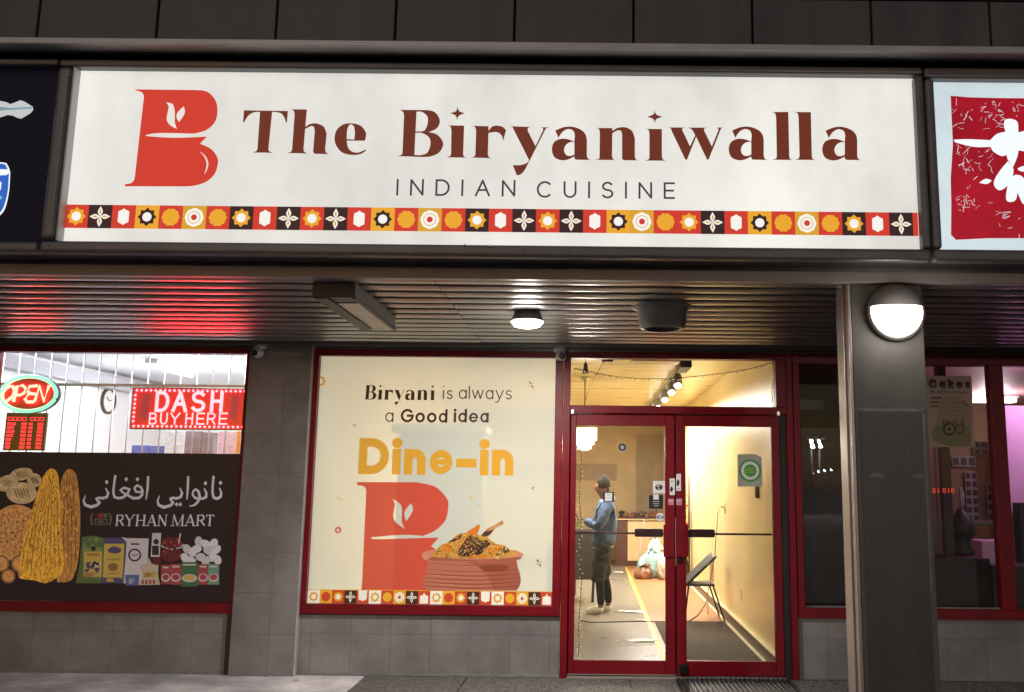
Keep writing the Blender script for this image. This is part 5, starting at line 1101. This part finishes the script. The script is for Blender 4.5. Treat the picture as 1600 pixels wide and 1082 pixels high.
# orange dried flowers and dark poles by the wall
FL = thing('dried_flowers', 'tall orange dried flower bunch standing against the yellow wall', 'flowers', (1.50, 7.0, 0))
b = MB(); vs_ = MB()
for i in range(15):
    a0 = random.uniform(0, 6.28); top = Vector((1.5 + .09 * math.cos(a0) * random.random(), 7 + .09 * math.sin(a0), random.uniform(.9, 1.72))); vs_.tube([(1.5, 7, .01), (1.5 + (top.x - 1.5) * .5, 7 + (top.y - 7) * .5, top.z * .6), top], .006, 5)
    for j in range(9):
        t = random.uniform(.55, 1.02); p = Vector((1.5, 7, 0)).lerp(top, t); b.blob(p + Vector((random.uniform(-.05, .05), random.uniform(-.04, .04), 0)), random.uniform(.018, .04), .35, 1, (1, 1, .7))
vs_.build('stems', 'twig', FL); b.build('blooms', 'flower', FL); MB().lathe([(.09, 0.001), (.12, .2), (.08, .42), (.09, .5)], (1.5, 7, 0), 'Z', 18).build('vase', 'item_b', FL)
tag(MB().tube([(1.60, 6.9, 0.002), (1.61, 6.95, 1.72)], .016, 8).build('dark_pole', 'twig'), 'dark pole leaning on the wall beside the orange dried flowers', 'pole')
# black chair by the wall: a sling back tilted over a steel seat frame
CHR = thing('chair', 'black folding chair with a tilted back beside the yellow wall', 'chair', (1.3, 3.1, 0))
cy0, cy1 = 2.95, 3.38
MB().box(1.10, 1.47, cy0, cy1, .405, .43, .01).build('seat', 'chair_black', CHR)
rm = Matrix.Rotation(-rad(43), 3, 'Y')
MB().box(1.07, 1.545, cy0 - .01, cy1 + .01, .565, .60, .012, rot=rm).build('backrest', 'chair_black', CHR)
MB().tube([(1.13, cy0 - .012, .41), (1.49, cy0 - .012, .755)], .011, 8).tube([(1.13, cy1 + .012, .41), (1.49, cy1 + .012, .755)], .011, 8).build('back_frame', 'black_gloss', CHR)
for (x, y, dx, dy) in ((1.45, cy0, .13, -.02), (1.45, cy1, .13, .02), (1.16, cy0, -.05, -.02), (1.16, cy1, -.05, .02)):
    MB().tube([(x, y, .408), (x + dx, y + dy, .003)], .010, 8).build('leg', 'black_gloss', CHR)
# brown chair behind the person
CB = thing('chair', 'dark brown upholstered chair behind the standing person', 'chair', (-.22, 4.7, 0))
MB().box(-.36, .12, 4.55, 4.63, .30, .98, .03).build('backrest', 'chair_brown', CB); MB().box(-.40, .10, 4.62, 5.05, .40, .50, .03).build('seat', 'chair_brown', CB)
for (x, y) in ((-.36, 4.6), (.06, 4.6), (-.36, 5.0), (.06, 5.0)): MB().tube([(x, y, .40), (x - .02, y, .003)], .018, 8).build('leg', 'chair_black', CB)
tag(box('side_table', 'wood_counter', -.62, -.2, 5.3, 5.8, .0, .74, bev=.01), 'small dark side table beyond the brown chair', 'table')
PL = thing('potted_plant', 'small green potted plant on the dark side table', 'plant', (-.25, 5.45, .741))
MB().lathe([(.06, 0.001), (.08, .12)], (-.25, 5.45, .741), 'Z', 14).build('pot', 'cream_panel', PL); b = MB()
mat('leaf', (.10, .22, .04), .5)
for i in range(26):
    a0 = random.uniform(0, 6.28); l = random.uniform(.1, .3); p = Vector((-.25, 5.45, .86)); e = p + Vector((math.cos(a0) * l * .6, math.sin(a0) * l * .6, l)); n_ = Vector((-math.sin(a0), math.cos(a0), 0)) * .02; mid = p.lerp(e, .6)
    b.mesh_faces([p, mid + n_, e, mid - n_], [(0, 1, 2, 3)])
b.build('foliage', 'leaf', PL)
# papers on the floor, cables, wall plate
def litter(lab, u, v, w, d, rz):
    x, y = ground(u, v, .0); b = MB(); n = 5; pts = []
    for i in range(n):
        for j in range(3): pts.append((x + (i / (n - 1) - .5) * w + (j - 1) * rz * d, y + (j / 2 - .5) * d, .004 + .012 * random.random()))
    b.mesh_faces(pts, [(i * 3 + j, (i + 1) * 3 + j, (i + 1) * 3 + j + 1, i * 3 + j + 1) for i in range(n - 1) for j in range(2)], True)
    tag(b.build('paper_scrap', 'paper'), lab, 'paper', 'paper scraps on the shop floor')
litter('long paper scrap nearest the doors on the grey floor', 1005, 1002, .26, .14, .3); litter('tiny round paper scrap nearest the doors on the grey floor', 981, 1001, .03, .04, 0)
litter('paper scrap beyond the dark cable near the yellow tape', 991, 957, .22, .16, .1); litter('small paper scrap just right of the white shoes', 971, 956, .07, .1, 0); litter('narrow paper scrap on the cable beside the tape', 1001, 970, .1, .07, 0)
litter('pale paper scrap on the grey floor near the counter', 966, 895, .18, .2, 0)
g_ = [(*ground(u, v, .006), .006) for u, v in ((906, 970), (925, 973), (960, 972), (1000, 971), (1035, 972), (1060, 974), (1075, 972), (1090, 962), (1102, 945), (1108, 925))]
tag(MB().tube(g_, .006, 6).build('floor_cable', 'twig'), 'thin dark cable trailing across the shop floor', 'cable')
tag(MB().tube([(1.640, 3.3, 1.30), (1.60, 3.2, 1.33), (1.545, 3.15, 1.27), (1.52, 3.15, 1.0), (1.50, 3.15, .75), (1.46, 3.2, .5), (1.43, 3.3, .3), (1.45, 3.45, .02)], .007, 6).build('power_cable', 'cord_grey'), 'pale grey cord hanging from the yellow wall to the black chair', 'cord')
tag(box('wall_plate', 'cream_panel', 1.642, 1.6545, 3.27, 3.35, 1.24, 1.36, bev=.004), 'small cover plate where the grey cord leaves the yellow wall', 'outlet')
b = MB(); b.box(1.646, 1.6545, 4.4, 4.75, .30, .62, .002); tag(b.build('wall_grille', 'board_brown'), 'low brownish air grille on the yellow wall behind the chair', 'grille')
b = MB(); b.box(1.648, 1.6545, 2.2, 2.28, .34, .46, .003); tag(b.build('wall_socket', 'pale_trim'), 'pale double socket low on the yellow wall above the skirting', 'socket')
b = MB(); b.box(1.62, 1.6545, 1.05, 1.12, 1.46, 1.60, .008); tag(b.build('wall_bracket', 'wood_counter'), 'small dark bracket on the yellow wall below the green seal sticker', 'bracket')
b = MB().box(-1.776, -.993, .45, .9, .0, 2.03, .02); tag(b.build('ghost_block', 'fixture'), 'tall brownish grey block added to dim the window poster from behind', 'cabinet')  # added block makes the grey ghost shape in the poster film
b = MB().box(-1.845, -.969, .42, .94, 2.034, 2.12, .02); tag(b.build('ghost_block_top', 'cream_panel'), 'pale flat cap added on top of the tall grey block', 'crate')  # added cap shapes the upper edge of that ghost

# ================================================================== the person
def skinned(name, chains, m, parent, sub=2, root=0):
    """chains: list of polylines of (x, y, z, r); points that coincide are shared."""
    V_, R_, E_ = [], [], []
    def idx(p):
        for i, v in enumerate(V_):
            if (v - Vector(p[:3])).length < 1e-5: return i
        V_.append(Vector(p[:3])); R_.append((p[3], p[4] if len(p) > 4 else p[3])); return len(V_) - 1
    for ch in chains:
        ids = [idx(p) for p in ch]
        for i, j in zip(ids, ids[1:]): E_.append((i, j))
    me = bpy.data.meshes.new('tmp'); me.from_pydata(V_, E_, []); o = bpy.data.objects.new('tmp', me); C.objects.link(o)
    md = o.modifiers.new('s', 'SKIN'); md.use_smooth_shade = True
    for i, r in enumerate(R_): me.skin_vertices[0].data[i].radius = r; me.skin_vertices[0].data[i].use_root = i == root
    sb = o.modifiers.new('b', 'SUBSURF'); sb.levels = sub; sb.render_levels = sub
    dg = bpy.context.evaluated_depsgraph_get(); out = bpy.data.meshes.new_from_object(o.evaluated_get(dg)); bpy.data.objects.remove(o)
    out.materials.clear(); out.materials.append(M[m])
    for p in out.polygons: p.use_smooth = True
    return link(name, out, parent)
px, py = ground(940, 958)
PE = thing('person', 'person in a grey beanie and blue hooded jacket looking down at a phone', 'person', (px, py, 0))
def T3(x, y, z, *r): return (px + x, py + y, z) + r
from mathutils import noise as mn
def wrinkle(o, amp, fr, st=(1, 1, 1)):
    for v in o.data.vertices:
        p = Vector((v.co.x * fr * st[0], v.co.y * fr * st[1], v.co.z * fr * st[2])); v.co += v.normal * amp * (abs(mn.noise(p)) * 2.2 + .5 * mn.noise(p * 2.3) - .5)
    return o
arm = lambda s: [T3(.05, s * .03, 1.36, .06), T3(.05, s * .165, 1.33, .052), T3(-.03, s * .215, 1.06, .042), T3(-.225, s * .085, 1.13, .030), T3(-.275, s * .065, 1.155, .026, .034)]
leg = lambda s: [T3(.0, 0, .86, .085), T3(.0, s * .08, .78, .062), T3(-.005 + .03 * s, s * .10, .44, .048), T3(.04 + .05 * s, s * .10, .09, .036), T3(.0 + .05 * s, s * .105, .045, .034), T3(-.12 + .05 * s, s * .115, .03, .024)]
chains = [[T3(0, 0, .86, .10), T3(.03, 0, 1.1, .11), T3(.05, 0, 1.36, .06), T3(.02, 0, 1.44, .05), T3(-.02, 0, 1.53, .072, .068), T3(-.005, 0, 1.60, .075, .07)],
          [T3(-.02, 0, 1.53, .072, .068), T3(-.085, 0, 1.495, .032)], [T3(-.02, 0, 1.53, .072, .068), T3(-.098, 0, 1.535, .013), T3(-.108, 0, 1.528, .010)]]
for s_ in (1, -1):
    chains += [arm(s_), leg(s_), [T3(-.02, 0, 1.53, .072, .068), T3(.0, s_ * .07, 1.535, .018), T3(.008, s_ * .078, 1.53, .012)]]
    h0 = T3(-.275, s_ * .065, 1.155, .026, .034)
    for i, (dx, dz, l) in enumerate(((-.03, .030, .95), (-.036, .012, 1.05), (-.036, -.006, 1.0), (-.030, -.022, .8))):
        chains.append([h0, (h0[0] + dx, h0[1] - s_ * .004, h0[2] + dz, .010), (h0[0] + dx - .032 * l, h0[1] - s_ * .016, h0[2] + dz + .012, .0088), (h0[0] + dx - .040 * l, h0[1] - s_ * .042, h0[2] + dz + .02, .0075)])
    chains.append([h0, (h0[0] - .012, h0[1] - s_ * .03, h0[2] + .035, .0105), (h0[0] - .035, h0[1] - s_ * .045, h0[2] + .055, .009)])
skinned('body', chains, 'skin', PE)
b = MB()
for s_ in (1, -1): b.blob((px - .088, py + s_ * .028, 1.545), .010, 0, 1)
b.build('eyes', 'black_gloss', PE)
jc = [[T3(.01, 0, .80, .135, .165), T3(.015, 0, .90, .142, .172), T3(.03, 0, 1.1, .150, .178), T3(.05, 0, 1.30, .115, .15), T3(.045, 0, 1.39, .075, .08)]]
for s_ in (1, -1): jc.append([T3(.05, 0, 1.30, .115, .15), T3(.055, s_ * .155, 1.31, .085), T3(.0, s_ * .215, 1.16, .078), T3(-.03, s_ * .222, 1.05, .072), T3(-.13, s_ * .15, 1.085, .058), T3(-.215, s_ * .088, 1.125, .046)])
wrinkle(skinned('jacket', jc, 'jacket_blue', PE, 3), .013, 10, (1, 1, .8))
wrinkle(skinned('hood', [[T3(.02, -.10, 1.40, .045), T3(.085, -.06, 1.42, .055), T3(.12, 0, 1.39, .062), T3(.085, .06, 1.42, .055), T3(.02, .10, 1.40, .045)]], 'hood_pale', PE, 3), .012, 14)
skinned('shirt_hem', [[T3(.02, 0, .765, .128, .158), T3(.015, 0, .83, .128, .158)]], 'shirt_grey', PE)
for s_ in (1, -1): wrinkle(skinned('trouser_leg', [[T3(.012, s_ * .055, .86, .115, .10), T3(.012, s_ * .065, .78, .118, .105), T3(0, s_ * .085, .66, .108, .098), T3(-.015 + .03 * s_, s_ * .10, .52, .104, .09), T3(-.01 + .03 * s_, s_ * .10, .42, .094, .084), T3(.01 + .035 * s_, s_ * .10, .375, .066)]], 'trousers', PE, 3), .018, 8, (1, 1, 1.4))
for s_ in (1, -1):
    skinned('legging', [[T3(.0 + .03 * s_, s_ * .10, .44, .062), T3(.03 + .045 * s_, s_ * .10, .25, .058), T3(.04 + .05 * s_, s_ * .10, .09, .044)]], 'leggings', PE)
    skinned('shoe', [[T3(.075 + .05 * s_, s_ * .10, .05, .048, .045), T3(.0 + .05 * s_, s_ * .105, .05, .046, .048), T3(-.10 + .05 * s_, s_ * .112, .036, .034, .048), T3(-.155 + .05 * s_, s_ * .115, .028, .024, .036)]], 'shoe_white', PE)
skinned('beanie', [[T3(.022, 0, 1.515, .088, .088), T3(.012, 0, 1.555, .104, .098), T3(.006, 0, 1.61, .106, .098), T3(.02, 0, 1.66, .078, .074), T3(.035, 0, 1.69, .036)]], 'beanie', PE)
skinned('hair', [[T3(.05, -.05, 1.52, .03), T3(.06, 0, 1.50, .035), T3(.05, .05, 1.52, .03)]], 'hair', PE)
PH = thing('phone', 'dark phone held in both hands by the person in the beanie', 'phone', (px - .34, py, 1.17))
MB().box(px - .355, px - .343, py - .037, py + .037, 1.15, 1.30, .003, rot=Matrix.Rotation(rad(-32), 3, 'Y')).build('case', 'black', PH)

# ================================================================== the cake shop
for nm, c in dict(paper=(222, 198, 198), word=(62, 20, 26), plate=(150, 156, 128), cream=(196, 168, 164), fruit=(70, 22, 26), dark=(34, 22, 22), lace=(128, 118, 120), red=(214, 30, 30)).items(): mat('c_' + nm, S(*c), .55)
CP = thing('cake_poster', 'faded poster headed Cakes hanging inside the right window', 'poster', (3.2, .1, 1.8)); CY = .1
zc_ = lambda x, y: (1445 + x / 6.762, 560 + y / 6.762)
(xa, _), (xb, _) = at(*zc_(-60, 200), CY), at(*zc_(492, 200), CY); (_, z0), (_, z1) = at(*zc_(300, 940), CY), at(*zc_(300, 188), CY)
b = MB().box(xa, xb, CY, CY + .003, z0, z1); b.build('sheet', 'c_paper', CP)
a = Art(CY - .002, .0008)
def cw(wd, m, x0, x1, yb, yt, w, xh, g=.3):
    (X0, Z0), (X1, _) = at(*zc_(x0, yb), CY), at(*zc_(x1, yb), CY); _, Z1 = at(*zc_(x0, yt), CY); lettering(a, wd, m, X0, X1, Z0, Z1 - Z0, w, 0, xh, g)
cw('Cakes', 'c_word', 40, 486, 322, 222, .029, .80, .1); cw('for', 'c_word', 60, 110, 372, 336, .006, .7); cw('All', 'c_word', 130, 186, 372, 336, .006, .7); cw('Occasions', 'c_word', 204, 448, 372, 336, .006, .7)
ca = lambda pts: [zc_(*p) for p in pts]
for i in range(3): a.add([ca(rect(60, 410 + i * 45, 180, 428 + i * 45))], 'c_dark', 0)
a.add([ca(spline('75,780 150,700 440,690 492,740c 490,930c 300,935 130,890 80,840'))], 'c_plate', 0)
a.add([ca(spline('120,680c 150,460 300,400 430,450 492,520c 490,700c 300,760'))], 'c_cream', .5)
for (x, y, r) in ((260, 750, 72), (370, 750, 50)): a.add([ca(disc(x, y, r, 22))], 'c_dark', 1 + x * .001); a.add([ca(disc(x, y, r * .62, 18))], 'c_cream', 2 + x * .001); a.add([ca(disc(x, y, r * .3, 12))], 'c_fruit', 3 + x * .001)
for i in range(16): a.add([ca(p) for p in stroke([(190 + i * 15, 715), (175 + i * 16 + random.uniform(-15, 15), 650 + random.uniform(-12, 14))], 9)], random.choice(['c_dark', 'c_fruit', 'c_plate']), 4 + i * .05)
for (y, x) in ((480, 310), (520, 330), (560, 300)): a.add([ca(p) for p in stroke([(x, y), (x + 120, y - 15)], 5)], 'c_dark', 4)
a.add([ca([(400, 450), (470, 500), (440, 505)])], 'c_dark', 4.2); a.build('print', CP)
# back of the cake shop
MB_ = MB
tag(box('purple_partition', 'purple_wall', at(1567, 750, 2.0)[0], 5.8, 2.0, 2.08, .0, at(1590, 634, 2.0)[1], bev=.005), 'lilac partition lit from above inside the right shop', 'partition')
LT = thing('tube_fixture', 'long white tube light on the pink ceiling of the right shop', 'light', (4.8, 5.0, 2.9))
x0, z0 = at(1480, 620, 5.0); x1, _ = at(1590, 620, 5.0); MB().box(x0, x1, 4.95, 5.15, 2.86, 2.899, .01).build('housing', 'white_plastic', LT); MB().box(x0 + .02, x1 - .02, 4.97, 5.13, 2.80, 2.858, .02).build('diffuser', 'tube_white', LT)
light('tube_light', 'POINT', 45, ((x0 + x1) / 2, 4.6, 2.65), LT, (1, .8, .86), .2)
LT2 = thing('purple_lamp', 'small purple lamp over the lilac partition in the right shop', 'lamp', (4.9, 1.5, 2.9)); MB().lathe([(.09, -.001), (.1, -.05), (.06, -.07)], (4.9, 1.5, 2.9), 'Z', 18).build('shade', 'white_plastic', LT2); light('lamp_light', 'POINT', 28, (4.95, 1.35, 2.55), LT2, (1, .66, 1), .1)
tag(box('display_wall', 'tan_wall', 3.4, at(1568, 750, 2.3)[0], 2.3, 2.36, 0, at(1520, 690, 2.3)[1]), 'tan display board behind the cake poster in the right shop', 'board')
tag(box('dark_post', 'cake_dark', *sorted((at(1474, 760, 1.0)[0], at(1487, 760, 1.0)[0])), 1.0, 1.1, .0, 2.85), 'dark upright post in the right shop window display', 'post')
tag(box('window_board', 'dark_panel', 2.63, 3.55, .30, .36, .0, at(1500, 873, .3)[1], bev=.004), 'dark low panel at the foot of the right shop window', 'panel'); tag(box('window_board', 'dark_panel', 3.56, 7.5, .30, .36, .0, at(1590, 884, .3)[1], bev=.004), 'dark low panel right of the red mullion in the right shop window', 'panel')
tag(box('white_counter', 'purple_wall', at(1534, 850, 1.6)[0], at(1580, 850, 1.6)[0], 1.6, 2.0, 0, at(1545, 846, 1.6)[1], bev=.006), 'pale lilac counter front in the right shop', 'counter')
def notice(lab, u0, v0, u1, v1, rows, cols, y=2.27, rz=0):
    (x0, z1), (x1, z0) = at(u0, v0, y), at(u1, v1, y); T = thing('notice_sheet', lab, 'notice', ((x0 + x1) / 2, y, z0), 'framed notices on the tan board')
    MB().box(x0, x1, y, y + .01, z0, z1, .002).build('sheet', 'c_lace', T); b = MB(); dw, dh = (x1 - x0) / cols, (z1 - z0) / rows
    for i in range(cols):
        for j in range(rows):
            ax, az = x0 + dw * (i + .14), z0 + dh * (j + .16); b.box(ax, ax + dw * .72, y - .003, y - .0005, az, az + dh * .68)
            b.box(ax + dw * .12, ax + dw * random.uniform(.4, .62), y - .006, y - .0032, az + dh * .25, az + dh * random.uniform(.36, .5))
    b.build('print', ['c_dark'], T)
notice('tall pale grid notice in the middle of the tan board', 1507, 737, 1531, 817, 6, 2); notice('second grid notice beside the red mullion on the tan board', 1541, 755, 1558, 815, 4, 1); notice('wide framed grid notice at the top of the tan board', 1487, 713, 1525, 730, 1, 3); notice('speckled notice sheet above the tan board beside the mullion', 1520, 690, 1556, 712, 2, 3)
a = Art(.12, .0008); 
def led7(u, v, hgt, n):
    for i in range(n):
        x, z = at(u + i * 6.5, v, .12); a.addw(outl([(x, z), (x + .018, z), (x + .018, z + .034), (x, z + .034)], .006) if i % 2 == 0 else stroke([(x + .009, z), (x + .009, z + .034)], .007), 'reflected_red', i * .1)
glow('reflected_red', (1, .06, .03), .8); led7(1458, 770, 8, 2); led7(1474, 770, 8, 3); tag(a.build('led_reflection'), 'row of small red LED digits drawn as a reflection behind the right shop glass', 'reflection')  # glowing strokes paint the reflected LED digits
SF = Art(.29, .0008); cx_, cz_ = at(1549, 903, .29)
for i in range(8):
    d = i * math.pi / 4; SF.addw(stroke([(cx_ + .02 * math.cos(d), cz_ + .02 * math.sin(d)), (cx_ + .085 * math.cos(d), cz_ + .085 * math.sin(d))], .02), 'c_dark', i * .1)
tag(SF.build('snowflake_decal'), 'faint eight armed snowflake decal on the dark low panel', 'decal')
MX = thing('stand_mixer', 'dark kettle shaped machine with a pale front on the right shop counter', 'machine', (3.3, 1.2, .9)); xm, zm = at(1500, 868, 1.2)
MB().lathe([(.10, 0), (.12, .04), (.07, .12), (.12, .2), (.13, .3), (.06, .4), (.02, .46)], (xm + .03, 1.2, zm), 'Z', 20).build('body', 'chair_black', MX); MB().lathe([(.02, 0), (.03, .02), (.03, .14), (.012, .17), (.012, .2)], (xm + .0, 1.1, zm + .47), 'Z', 14).build('bottle', 'lip_metal', MX)
tag(box('display_shelf', 'cake_dark', 2.66, 3.5, 1.05, 1.4, zm - .06, zm - .001), 'dark shelf under the kettle shaped machine', 'shelf')
MXS = pane_box('cake_box', 'brown patterned box on the right shop counter beside the dark machine', 'box', 'item_a', 1514, 822, 1548, 840, 1.25, .2); pane_box('tray_stack', 'pale stack of trays under the brown patterned box', 'tray', 'c_lace', 1516, 815, 1550, 821, 1.26, .2)
pane_box('pale_strip', 'pale hanging strip beside the dark post in the right window', 'banner', 'c_lace', 1459, 700, 1472, 880, 1.3, .02)
pane_box('dark_case', 'black framed case at the right end of the lilac partition', 'case', 'black', 1592, 786, 1640, 880, 1.8, .15)

# ================================================================== parking lot lamps across the lot (mirrored in the dark glass)
def lot_lamp(u, v, d, lab, r=.16, es='lot_white'):
    x, z = at(u, v, d); T = thing('lot_lamp', lab, 'street lamp', (x, -d, -.17), 'lamps across the parking lot')
    MB().tube([(x, -d - .0, -.17), (x, -d, z + .1)], [.09, .05], 8).build('pole', 'bronze_dark', T); MB().box(x - .3, x + .3, -d - .15, -d + .15, z + .1, z + .22, .03).build('head', 'bronze_dark', T)
    MB().lathe([(r, .1), (r, -.04), (r * .5, -.12), (.001, -.14)], (x, -d, z), 'Z', 14, caps=False).build('lens', es, T)
    if d < 50: light('lamp_light', 'POINT', 1800, (x, -d + .3, z - .3), T, (1, .93, .9), .1)
glow('lot_white', (.9, 1, .95), 160)
for u, v, d, lab, r in ((1268, 690, 46, 'first near parking lot lamp across the lot', .09), (1280, 690, 47, 'second near parking lot lamp across the lot', .09), (1270, 741, 120, 'first far parking lot lamp across the lot', .14), (1279.5, 737, 121, 'second far parking lot lamp across the lot', .14), (1289, 735.5, 122, 'third far parking lot lamp across the lot', .14), (1299, 735, 123, 'fourth far parking lot lamp across the lot', .14)): lot_lamp(u, v, d, lab, r)
